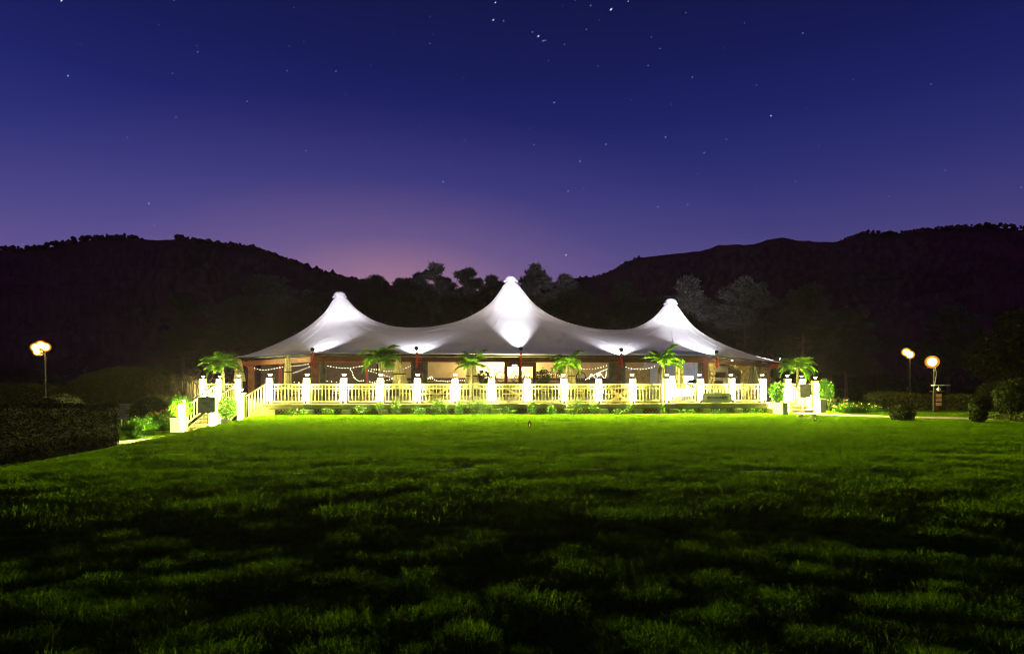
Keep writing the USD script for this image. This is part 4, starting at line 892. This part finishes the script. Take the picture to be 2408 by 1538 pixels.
def rock(label, px, py, Y, r, seed):
    m = trimesh.creation.icosphere(subdivisions=3, radius=1); n = meshkit.fbm(m.vertices * 1.6 + seed, 4, seed); v = m.vertices * (.7 + .6 * n)[:, None] * np.array([r, r * .8, r * .7]); c = P(px, py, Y)
    tag(obj('rock', (v + c, m.faces), M_stone, None, True), label, 'rock')
rock('rounded rock at the foot of the right menu board', 1884, 982, 25.6, .20, 1); rock('darker rock beside the round rock by the right board', 1897, 985, 25.2, .17, 2); rock('small rock nearest the right garden lantern', 1905, 986, 24.8, .13, 3); rock('pale rock at the foot of the left stair post', 497, 1022, 25.6, .16, 4)

# ------------------------------------------------------------------ furniture on the deck and inside
def picnic_table(label, px, Y):
    t = thing('picnic_table', label, 'table', (X_(px, Y), Y, DZ), group='picnic tables with crossed legs')
    for k in range(5): obj('top_plank', MB().cbox((0, -.34 + .17 * k, .74), (1.5, .155, .04), .006), M_timber, t)
    for s in (-1, 1):
        obj('bench_plank', MB().cbox((0, s * .75, .44), (1.5, .24, .04), .006), M_timber, t)
    for yy_ in (-.3, .3):
        obj('leg', MB().bar((-.52, yy_, 0), (.52, yy_, .70), .05, .09), M_timber, t); obj('leg', MB().bar((.52, yy_ + .055, 0), (-.52, yy_ + .055, .70), .05, .09), M_timber, t)
    obj('crossbar', MB().bar((0, -.75, .40), (0, .75, .40), .05, .08), M_timber, t); return t
for px, lab in ((1025, 'picnic table with crossed legs behind the fifth railing panel'), (1217, 'picnic table with crossed legs in front of the centre doors'), (1456, 'picnic table with crossed legs left of the eleventh post')): picnic_table(lab, px, 29.0)
def chair(proto_, label, px, Y, rz):
    if proto_ is not None: return dup(proto_, (X_(px, Y), Y, DZ), rz, label)
    t = thing('dining_chair', label, 'chair', (X_(px, Y), Y, DZ), rz, 'dining chairs on the deck')
    obj('seat', MB().cbox((0, 0, .45), (.42, .42, .04), .01), M_timber, t)
    for sx in (-.18, .18):
        obj('leg', MB().cbox((sx, -.18, .215), (.035, .035, .43), .005), M_timber, t); obj('leg', MB().bar((sx, .18, 0), (sx, .24, .90), .035, .035), M_timber, t)
    for k in range(3): obj('back_slat', MB().cbox((0, .21 + .01 * k, .58 + .13 * k), (.34, .02, .08), .006), M_timber, t)
    return t
ch = None
for px, Y, rz, lab in ((652, 29.6, .3, 'dining chair behind the first railing panel'), (700, 29.8, 2.8, 'dining chair facing the cream parasol'), (790, 29.7, .2, 'dining chair behind the second railing panel'), (862, 29.6, PI, 'dining chair turned away behind the third railing panel'), (955, 29.9, 1.4, 'dining chair beside the tan parasol base'),
        (1285, 29.8, .4, 'dining chair behind the eighth railing panel'), (1362, 29.7, PI - .2, 'dining chair behind the right centre palm'), (1392, 29.9, .2, 'dining chair left of the tenth post'), (1528, 29.8, 2.2, 'dining chair in front of the plank hut'), (1762, 30.2, .5, 'dining chair in front of the stone wall')):
    r = chair(ch, lab, px, Y, rz); ch = ch or r
def small_table(label, px, Y):
    t = thing('cafe_table', label, 'table', (X_(px, Y), Y, DZ), group='round cafe tables on the deck'); obj('top', MB().lathe([(0, .75), (.40, .75), (.41, .735), (.40, .715), (0, .715)], 24), M_white_paint, t); obj('stem', MB().tube([(0, 0, 0), (0, 0, .72)], .03, 8), M_metal, t); obj('foot', MB().lathe([(.24, 0), (.24, .02), (.04, .05)], 16), M_metal, t)
for px, Y, lab in ((672, 30.0, 'round white cafe table beside the cream parasol'), (826, 30.2, 'round white cafe table behind the third railing panel'), (1378, 30.3, 'round white cafe table between two chairs right of the palm'), (1740, 30.6, 'round white cafe table by the ragged stone opening')): small_table(lab, px, Y)
# barbecue / black rack right of the parasol
t = thing('barbecue', 'black barbecue trolley with a raised lid beside the white counter', 'barbecue', (X_(1636, 30.2), 30.2, DZ))
obj('bowl', MB().lathe([(0, .70), (.28, .74), (.42, .90), (.43, .95), (0, .95)], 14), M_metal, t); obj('lid', MB().lathe([(.44, .96), (.42, 1.06), (.25, 1.13), (0, 1.15)], 14), M_metal, t); obj('side_shelf', MB().cbox((.68, 0, .92), (.45, .35, .03), .008), M_metal, t)
for sx, sy in ((-.3, -.2), (.3, -.2), (-.3, .2), (.3, .2)): obj('leg', MB().tube([(sx * .7, sy * .7, .78), (sx, sy, 0)], .018, 6), M_metal, t)
# kitchen hut on the right: corrugated partition, plank panel, fridge, white glowing counter
t = thing('kitchen_hut', 'pale blue grey kitchen hut with a plank door inside the right opening', 'hut', (0, 0, 0)); hy = 34.0
for k in range(10): obj('dark_rib', MB().cbox((X_(1471 + k * 1.9, hy), hy, 1.15), (.035, .03, 1.25), .006), M_grey, t)
for k in range(5): obj('door_plank', MB().cbox((X_(1491 + k * 8.4, 33.2), 33.2, 1.45), (.188, .03, 1.9), .006), M_timber, t)
for k in range(8): obj('wall_panel', MB().cbox((X_(1609 + k * 5, 34.6), 34.6 - .01 * (k % 2), 1.6), (.118, .03, 2.16), .006), M_corr, t)
obj('rear_panel', MB().box((X_(1575, 36.5), 36.5, 1.6), (3.2, .05, 2.2)), M_corr, t); obj('roof_edge', MB().bar((X_(1470, 33.0), 33.0, 2.18), (X_(1580, 33.4), 33.4, 2.62), .06, .08), M_corr, t)
obj('hood', MB().bar((X_(1605, 35.4), 35.4, 2.5), (X_(1640, 35.0), 35.0, 2.62), .8, .12), M_metal, t)
t = thing('white_counter', 'self glowing white counter front in the kitchen opening', 'counter', (X_(1596, 33.6), 33.6, DZ)); obj('front_panel', MB().cbox((0, 0, .80), (1.62, .04, 1.10), .01), M_white, t); obj('worktop', MB().cbox((0, .3, 1.372), (1.70, .7, .04), .01), M_white_paint, t); obj('body', MB().box((0, .34, .62), (1.5, .6, 1.2)), M_white_paint, t)  # front panel glows by itself; the kitchen light is put into its material
t = thing('fridge', 'grey fridge left of the thin palm in the kitchen hut', 'fridge', (X_(1558, 32.9), 32.9, DZ)); obj('body', MB().cbox((0, 0, .78), (.66, .6, 1.5), .015), M_grey, t); obj('door', MB().cbox((0, -.32, .80), (.64, .03, 1.40), .012), principled('grey_enamel', (.26, .25, .30), .35, .04), t); obj('handle', MB().cbox((-.26, -.35, .95), (.02, .03, .4), .006), M_steel, t)
t = thing('crate', 'dark crate of bottles standing on the fridge', 'crate', (X_(1556, 32.9), 32.9, DZ + 1.535)); obj('box', MB().cbox((0, 0, .18), (.46, .34, .36), .01), M_brown, t)
for k in range(3): obj('slat', MB().cbox((0, -.18, .07 + k * .11), (.44, .015, .06), .004), M_grey, t)
# bar counter along the back, partition, stone ledge
t = thing('bar_counter', 'long brown bar counter at the back of the pavilion', 'bar counter', (-3.0, 43.5, DZ)); obj('top', MB().cbox((0, 0, 1.08), (14, .7, .05), .012), M_timber, t)
for k in range(14): obj('front_panel', MB().cbox((-6.5 + k, -.3, .53), (.97, .04, 1.03), .012), M_brown, t)
t = thing('stone_ledge', 'pale stone ledge behind the centre doors', 'ledge', (X_(1270, 41), 41, DZ)); g = np.random.default_rng(8)
for r in range(3):
    for k in range(16): obj('stone', MB().cbox((-4 + k * .52 + (.26 if r % 2 else 0), g.uniform(-.03, .03), .17 + r * .36), (.49, .5, .33), .03), M_mortar, t)
def fern(label, px, py, Y, wpx, hpx, seed):
    t = shrub('potted_fern', label, 'plant', px, py, Y, wpx, hpx, DZ + .42, seed, 900, .10, M_fern, 'potted ferns inside the pavilion', 8)
    obj('pot', MB().lathe([(.16, -.42), (.22, .02), (.19, .02), (.17, -.06), (0, -.06)], 14), M_grey, t)
fern('dark feathery fern in a pot left of the centre doors', 1137, 888, 31.6, 40, 36, 91); fern('dark bushy fern in a pot right of the centre doors', 1277, 888, 31.6, 36, 40, 92)
# wall bicycles
def bicycle(label, px, py, Y, r, rz=0.0, wheels=2):
    c = P(px, py, Y); t = thing('bicycle', label, 'bicycle', c, rz, 'old bicycles hung as decoration')
    wb = r * 2.9
    for s in ((-.5, .5) if wheels == 2 else (0,)):
        o = np.array([s * wb, 0, 0]); a = np.linspace(0, 2 * PI, 25); w = obj('wheel', MB().tube(np.stack([o[0] + r * np.cos(a), 0 * a, r * np.sin(a)], 1), .028, 6, False), M_metal, t, True)
        sp = MB()
        for k in range(8): sp.tube([o, o + r * np.array([math.cos(k * PI / 4), 0, math.sin(k * PI / 4)])], .005, 3, False)
        obj('spokes', sp, M_steel, w)
    if wheels == 2:
        A0, B0, C0, D0 = np.array([-.5 * wb, 0, 0]), np.array([-.05 * wb, 0, -.02]), np.array([-.18 * wb, 0, r * 1.5]), np.array([.36 * wb, 0, r * 1.45]); fr = MB()
        for a, b in ((A0, B0), (A0, C0), (B0, C0), (C0, D0), (B0, D0), (D0, np.array([.5 * wb, 0, 0]))): fr.tube([a, b], .018, 6)
        obj('frame', fr, M_metal, t); obj('handlebar', MB().tube([D0 + [0, -.22, .12], D0 + [.05, 0, .16], D0 + [0, .22, .12], D0], .014, 6), M_metal, t); obj('saddle', MB().cbox(C0 + [0, 0, .08], (.24, .12, .05), .02), M_metal, t)
bicycle('bicycle hanging left of the centre doors', 1196, 887, 37.0, .33, .15); bicycle('bicycle standing right of the bright centre doors', 1304, 884, 37.5, .26, -.1); bicycle('single dark bicycle wheel right of the right centre palm', 1366, 886, 32.4, .25, .1, 1); bicycle('small bicycle on the stone ledge near the fern', 1228, 893, 36.0, .25, .6)
# pendant lamps, and unseen fill lamps added to brighten the roof cloth
def pendant(label, px, py, Y, r, mat, top=4.6):
    c = P(px, py, Y); t = thing('pendant_lamp', label, 'lamp', c, group='lamps hanging inside the pavilion'); obj('globe', MB().sphere((0, 0, 0), r, 2), mat, t, True); obj('cord', MB().tube([(0, 0, r), (0, 0, top - c[2])], .008, 4), M_metal, t); obj('cap', MB().lathe([(.04, r + .06), (.06, r - .01)], 10), M_metal, t)
pendant('blazing pendant lamp in the centre doors', 1210, 861, 45.4, .20, M_warm); pendant('bright pendant lamp left of the centre doors', 1140, 868, 45.4, .15, M_warm)
pendant('unseen fill lamp added under the left roof peak', 812, 772, 38.0, .15, M_dim, 6.4); pendant('unseen fill lamp added under the centre roof peak', 1205, 765, 38.2, .15, M_dim, 7.4); pendant('unseen fill lamp added under the right roof peak', 1568, 780, 38.6, .15, M_dim, 6.0)  # added out of sight so the canopy glows between the spotlights
pendant('small lamp under the right roof end by the stone wall', 1722, 848, 31.2, .035, M_dim, 2.9)
# string lights
def string_light(label, pts, Y, dense=.16, rope=False):
    c = curve([P(x, y, Y) for x, y in pts], 60); t = thing('string_lights', label, 'string lights', (0, 0, 0), group='fairy light strings inside the pavilion')
    if rope: obj('glowing_rope', MB().tube(c, .022, 6), M_rope, t); return
    obj('wire', MB().tube(c, .006, 4, False), M_metal, t)
    s = np.concatenate([[0], np.cumsum(np.linalg.norm(np.diff(c, axis=0), axis=1))]); mb = MB()
    for q in np.arange(.05, s[-1], dense):
        p = np.array([np.interp(q, s, c[:, k]) for k in range(3)]); mb.sphere(p - [0, 0, .03 + .02 * math.sin(q * 37)], .022, 1)
    obj('bulbs', mb, M_bulb, t)
string_light('string of bulbs sagging along the top of the left opening', [(597, 863), (632, 868), (668, 862), (700, 858), (728, 853)], 33.5)
string_light('short string of bulbs rising right of the cream parasol', [(688, 876), (708, 869), (728, 861)], 34)
string_light('string of bulbs across the top of the second opening', [(769, 858), (790, 862), (820, 865), (846, 861), (864, 856)], 33)
string_light('string of bulbs dropping down behind the third post', [(822, 866), (829, 876), (833, 887), (842, 893), (856, 894)], 33, .12)
string_light('string of bulbs behind the leaves of the second palm', [(872, 866), (900, 870), (930, 871), (950, 866), (966, 859)], 33.5, .14)
string_light('string of bulbs slanting down left of the tan parasol', [(864, 869), (890, 877), (916, 886), (946, 894)], 34)
string_light('low string of bulbs along the bar behind the second palm', [(868, 895), (900, 896), (926, 890), (950, 894)], 38)
string_light('low string of bulbs at the back of the left room', [(690, 897), (730, 898), (770, 896), (806, 898)], 38, .3)
string_light('string of bulbs along the bar top of the amber lit room', [(1006, 886), (1022, 892), (1060, 895), (1090, 893), (1128, 886)], 36, .13)
string_light('string of bulbs sagging right of the right centre palm', [(1352, 860), (1376, 866), (1402, 866), (1430, 857)], 33.5)
string_light('string of bulbs sagging over the corrugated hut', [(1470, 860), (1492, 866), (1515, 867), (1540, 861)], 32.6)
string_light('string of bulbs slanting down behind the right fern', [(1290, 875), (1310, 881), (1330, 886)], 38, .14)
string_light('bundle of glowing rope light rising to the right column', [(1376, 893), (1392, 884), (1408, 876), (1428, 868)], 33, rope=True)
string_light('looped glowing rope light below the bundle', [(1386, 892), (1394, 882), (1402, 890), (1410, 878), (1418, 886), (1426, 873)], 33.1, rope=True)
string_light('drooping glowing rope light beside the left amber curtain', [(1005, 880), (1008, 890), (1013, 886), (1018, 889)], 33, rope=True)

# banner tied to the railing
t = thing('banner', 'white cloth banner with black lettering tied low on the railing', 'banner', v3(on_front(1688, -.09), DZ), front_rz)
bw, bh = 1.50, .44; s, z = np.meshgrid(np.linspace(-.5, .5, 24), np.linspace(0, 1, 8), indexing='ij')
obj('cloth', (np.stack([s * bw * (1.06 - .10 * z), .02 * np.sin(s * 9 + z * 2) - .015, .05 + z * bh - .05 * (1 - z) * (1 - (2 * s) ** 2)], -1).reshape(-1, 3), grid_faces(24, 8)), principled('banner_cloth', (.60, .57, .42), .8, .06, 3), t, True)
tm = meshkit.text_mesh('WOUARANIC', .115, .004, True); tm.apply_translation([-tm.bounds[:, 0].mean(), 0, 0]); tm.vertices[:, 0] *= 1.05 / np.ptp(tm.vertices[:, 0]); v = np.array(tm.vertices); v = np.stack([v[:, 0], -v[:, 2] - .042, v[:, 1] + .20], 1); obj('lettering', (v, tm.faces), M_metal, t)
obj('underline', MB().box((0, -.042, .165), (1.0, .004, .008)), M_metal, t)

# edging boards half sunk in the lawn, flat stone
t = thing('lawn_edging', 'thin pale edging boards half sunk in the grass across the lawn', 'edging', (0, 0, 0))
for a, b, y in ((604, 642, 1127.5), (690, 736, 1126), (978, 1085, 1116), (1090, 1196, 1114.5), (1316, 1420, 1114), (1600, 1718, 1117.5), (1740, 1830, 1119), (1990, 2100, 1112)):
    Y = 1400 * 1.55 / (y - 900); p, q = np.array([X_(a, Y), Y]), np.array([X_(b, Y), Y]); zz_ = max(float(ground_h(*p)), float(ground_h(*q)), float(ground_h(*((p + q) / 2))))
    obj('edging_board', MB().bar(v3(p, zz_ - .019), v3(q, zz_ - .019), .03, .10), M_timber, t)
kb = thing('kerb', 'white kerb stones along the foot of the dark left hedge', 'kerb', (0, 0, 0))
for (xa, ya), (xb, yb) in (((222, 1068), (262, 1061)), ((264, 1060.5), (288, 1056)), ((290, 1052), (318, 1046))):
    Ya, Yb = 1400 * 2.33 / (ya - 900), 1400 * 2.33 / (yb - 900); obj('kerb_stone', MB().bar((X_(xa, Ya), Ya, -.80), (X_(xb, Yb), Yb, -.80), .10, .16), M_white_paint, kb)

# ------------------------------------------------------------------ trees behind the tent
def pine(label, px, pyt, Y, wpx, seed, low=.3, loc_only=None):
    g = np.random.default_rng(seed); zt = Z_(pyt, Y); H = zt + .5; W = wpx * Y / F / 2 * 1.35
    t = thing('pine_tree', label, 'tree', (X_(px, Y), Y, -.5), group='pine trees behind the tent')
    lean = g.uniform(-.04, .04) * H; zs = np.linspace(0, H, 9); tr = MB().tube(np.stack([lean * (zs / H) ** 2, 0 * zs, zs], 1), np.linspace(.02, .006, 9) * H * .9 + .01, 8)
    P0, D0, L0 = [], [], []; nl = 40
    for k in range(nl):
        h = low + (1 - low) * (k + g.random()) / nl; az = g.uniform(0, 2 * PI); s_ = (h - low) / (1 - low)
        L = W * (1.05 - .80 * s_ ** 1.5) * g.uniform(.65, 1.1) * (.75 + .25 * min(1, s_ * 5)); b = np.array([lean * h * h, 0, h * H]); e = b + np.array([L * math.cos(az), L * math.sin(az), L * g.uniform(.05, .40)])
        tr.tube([b, (b + e) / 2 + [0, 0, -.06 * L], e], [.07, .05, .02], 4, False)
        for q in np.linspace(.35, 1.02, 6):
            c = b + (e - b) * q + g.normal(size=3) * np.array([.25, .25, .16]) * L * .35; n = 84
            d = sample_dirs(n, g) * np.array([1, 1, .8]) + [0, 0, .55]; d /= np.linalg.norm(d, axis=1, keepdims=True); P0.append(c + sample_dirs(n, g) * g.uniform(.05, .55, (n, 1)) * [1, 1, .55]); D0.append(d); L0.append(g.uniform(.22, .50, n))
    obj('trunk', tr, M_bark, t); obj('crown', blades(np.vstack(P0), np.vstack(D0), np.concatenate(L0), .12, g), M_pine, t); return t
TREES = [(430, 700, 60, 120, 'faint pine at the far left behind the grass clump', .30), (545, 705, 62, 120, 'faint spreading pine left of the tent', .3), (626, 652, 58, 150, 'tall pine with a bare trunk left of the left peak', .42), (724, 690, 60, 110, 'pine just left of the left tent peak', .3),
    (862, 656, 62, 110, 'pine between the left peak and the centre gap', .3), (938, 668, 60, 90, 'short pine at the left side of the centre gap', .3), (1012, 634, 56, 150, 'broad dark pine silhouetted left of the centre peak', .2), (1092, 635, 56, 84, 'narrow pine with gaps silhouetted near the centre peak', .25),
    (1150, 658, 58, 84, 'low pine touching the centre peak from the left', .3), (1258, 638, 52, 130, 'broad lit pine directly right of the centre peak', .25), (1322, 652, 56, 90, 'second pine right of the centre peak', .3), (1392, 706, 58, 110, 'dim pine above the right saddle', .3), (1482, 676, 56, 110, 'pine left of the right tent peak', .3),
    (1618, 660, 52, 120, 'pointed lit pine right of the right tent peak', .3), (1752, 662, 50, 140, 'tall full pine above the right roof slope', .3), (1886, 684, 48, 140, 'layered pine standing above the lone right palm', .4), (1990, 735, 52, 110, 'faint pine right of the layered pine', .3), (2230, 730, 58, 150, 'faint dark pine behind the right street lamps', .3)]
for i, (x, y, Y, w, lab, low) in enumerate(TREES): pine(lab, x, y, Y, w, 100 + i, low)
FILL = [(895, 668, 70, 110, 'dark pine low in the left of the centre gap'), (965, 660, 72, 110, 'dark pine left of the broad silhouetted pine'), (1052, 668, 70, 90, 'dark pine filling the space between two silhouetted pines'), (1122, 672, 70, 90, 'dark pine just left of the low pine by the centre peak'),
    (1195, 690, 66, 120, 'dark pine behind the centre tent peak'), (1360, 690, 70, 120, 'dark pine behind the dim pine above the right saddle'), (680, 735, 70, 120, 'dark pine behind the left roof slope'), (790, 700, 70, 110, 'dark pine directly behind the left tent peak'), (1540, 715, 70, 120, 'dark pine behind the right tent peak'), (1690, 720, 66, 130, 'dark pine between the pointed pine and the full pine'), (1820, 740, 62, 130, 'dark pine between the full pine and the layered pine')]
for i, (x, y, Y, w, lab) in enumerate(FILL): pine(lab, x, y - 10, Y, w, 200 + i, .15)
t = thing('broadleaf_tree', 'big dark olive tree at the right edge of the garden', 'tree', (X_(2390, 38), 38, -.2)); g = np.random.default_rng(55); mb = MB(); ctr = [(0, 0, 4.0, 2.2), (-1.6, 0, 3.2, 1.6), (1.5, .3, 3.4, 1.9), (-.5, -.6, 2.4, 1.6), (.6, .4, 5.3, 1.5)]
for k, (a, b, c, r) in enumerate(ctr): v, f = leaf_ball((a, b, c), (r, r, r * .85), 1500, .22, 60 + k); mb.add(v, f)
obj('crown', mb, M_hedge, t); tk = MB().tube([(0, 0, -.2), (.1, 0, 1.2), (0, 0, 3.5)], [.22, .17, .08], 8)
for a, b, c, r in ctr[1:]: tk.tube([(.08, 0, 1.3), (a * .5, b * .5, c * .75), (a, b, c)], [.10, .07, .03], 6)
obj('trunk', tk, M_bark, t)
t = thing('undergrowth', 'dark undergrowth along the back of the garden', None); t.SetCustomDataByKey('kind', 'stuff'); mb = MB(); g = np.random.default_rng(66)
for k in range(70):
    x = g.uniform(-60, 60); Y = g.uniform(50, 72); v, f = leaf_ball((x, Y, g.uniform(.2, 1.6)), (2.2, 1.6, 1.9), 260, .28, 700 + k); mb.add(v, f)
obj('foliage', mb, M_hedge, t)

# ------------------------------------------------------------------ grass
def tuft(n, rad, h, w, seed, lean=.5):
    g = np.random.default_rng(seed); a = g.uniform(0, 2 * PI, n); r = rad * np.sqrt(g.random(n)); p = np.c_[r * np.cos(a), r * np.sin(a), np.full(n, -.01)]
    az = a + g.normal(size=n) * 1.2; tl = lean * g.random(n) + .1; d = np.c_[np.cos(az) * tl, np.sin(az) * tl, np.ones(n)]; d /= np.linalg.norm(d, axis=1, keepdims=True)
    L = h * g.uniform(.5, 1.15, n); s = np.cross(d, np.c_[np.cos(az), np.sin(az), np.zeros(n)]); s /= np.maximum(np.linalg.norm(s, axis=1, keepdims=True), 1e-6)
    mid = p + d * (L * .55)[:, None]; tip = p + d * L[:, None] + np.c_[np.cos(az) * L * .35, np.sin(az) * L * .35, -L * .12]
    v = np.stack([p - s * w, p + s * w, mid - s * w * .75, mid + s * w * .75, tip], 1).reshape(-1, 3); k = np.arange(n)[:, None] * 5
    return v, np.vstack([k + [0, 1, 3], k + [0, 3, 2], k + [2, 3, 4]])
PROTO = [tuft(50, .12, .052, .0024, 1, .9), tuft(46, .10, .072, .0025, 2, 1.0), tuft(40, .14, .042, .0024, 3, 1.2), tuft(40, .20, .065, .005, 4), tuft(36, .22, .055, .005, 5, .8), tuft(34, .34, .060, .010, 6), tuft(30, .36, .050, .010, 7, .8)]
pi = UsdGeom.PointInstancer.Define(stage, '/World/grass'); tag(pi, 'blades of short green grass covering the lawn', kind='stuff')
UsdGeom.Scope.Define(stage, '/World/grass/tufts')
for k, (v, f) in enumerate(PROTO):
    o = usdkit.mesh(stage, f'/World/grass/tufts/tuft' + (f'_{k:03d}' if k else ''), (v, f), M_blade); pi.CreatePrototypesRel().AddTarget(o.GetPath())
pos, pid, sc = [], [], []
HEDGE_POLY = Polygon([(-15.9, 13.2), (-13.3, 20.5), (-15, 21.1), (-17.4, 14)])
def scatter(y0, y1, per, kinds, s0, seed):
    g = np.random.default_rng(seed); y = y0
    xw = .92; n = int(per * ((y1 - y0) * xw * (y0 + y1))); Y = np.sqrt(g.uniform(y0 ** 2, y1 ** 2, n)); X = g.uniform(-1, 1, n) * xw * Y
    k = np.stack([X * 3.0, Y * 4.0, 0 * X], -1); f1 = meshkit.fbm(k, 3, 17); s = s0 * (.45 + 1.25 * sstep(.30, .70, f1)) * g.uniform(.7, 1.25, n)
    keep = (g.random(n) < .35 + .9 * f1) & ~shapely.contains_xy(deck_poly.buffer(.02), X, Y) & ~shapely.contains_xy(HEDGE_POLY, X, Y)
    for pth in PATHS: keep &= ~shapely.contains_xy(pth, X, Y)
    X, Y, s = X[keep], Y[keep], s[keep]; pos.append(np.c_[X, Y, ground_h(X, Y)]); pid.append(g.choice(kinds, len(X))); sc.append(s)
from shapely.geometry import LineString
PATHS = [LineString(curve([(-14.1, 26.9), (-14.4, 25.3), (-15.3, 23.4), (-17.5, 21.6), (-22, 20.2)])).buffer(.6), LineString(curve([(14.3, 29.3), (15.2, 27.3), (17.2, 25.6), (19.8, 24.2), (25, 22.2), (31, 20.5)])).buffer(.8)]
scatter(2.2, 6.5, 430, [0, 1, 2], .80, 1); scatter(6.5, 12, 190, [3, 4], 1.0, 2); scatter(12, 30, 110, [5, 6], .72, 3)
pos, pid, sc = np.vstack(pos), np.concatenate(pid), np.concatenate(sc); n = len(pos); g = np.random.default_rng(9); a = g.uniform(0, 2 * PI, n)
pi.CreatePositionsAttr(Vt.Vec3fArray.FromNumpy(pos.astype(np.float32))); pi.CreateProtoIndicesAttr(Vt.IntArray.FromNumpy(pid.astype(np.int32)))
q = np.c_[np.cos(a / 2), 0 * a, 0 * a, np.sin(a / 2)]
pi.CreateOrientationsAttr(Vt.QuathArray([Gf.Quath(float(c), 0, 0, float(s)) for c, s in zip(q[:, 0], q[:, 3])])); pi.CreateScalesAttr(Vt.Vec3fArray.FromNumpy(np.c_[.6 + .4 * sc, .6 + .4 * sc, sc].astype(np.float32)))

# ------------------------------------------------------------------ haze
if HAZE:
    hm = usdkit.material(stage, '/World/Looks/night_haze', {'v': ('principled_volume', {'color': (.82, .70, .92), 'density': HAZE_DENSITY, 'anisotropy': .80})}, [], volume='v.volume')
    hb = trimesh.creation.box([1700, 1700, 104]); hb.apply_translation([0, 0, 52 - 8.0]); tag(obj('haze', hb, hm), 'thin night haze in the air around the garden', kind='stuff')
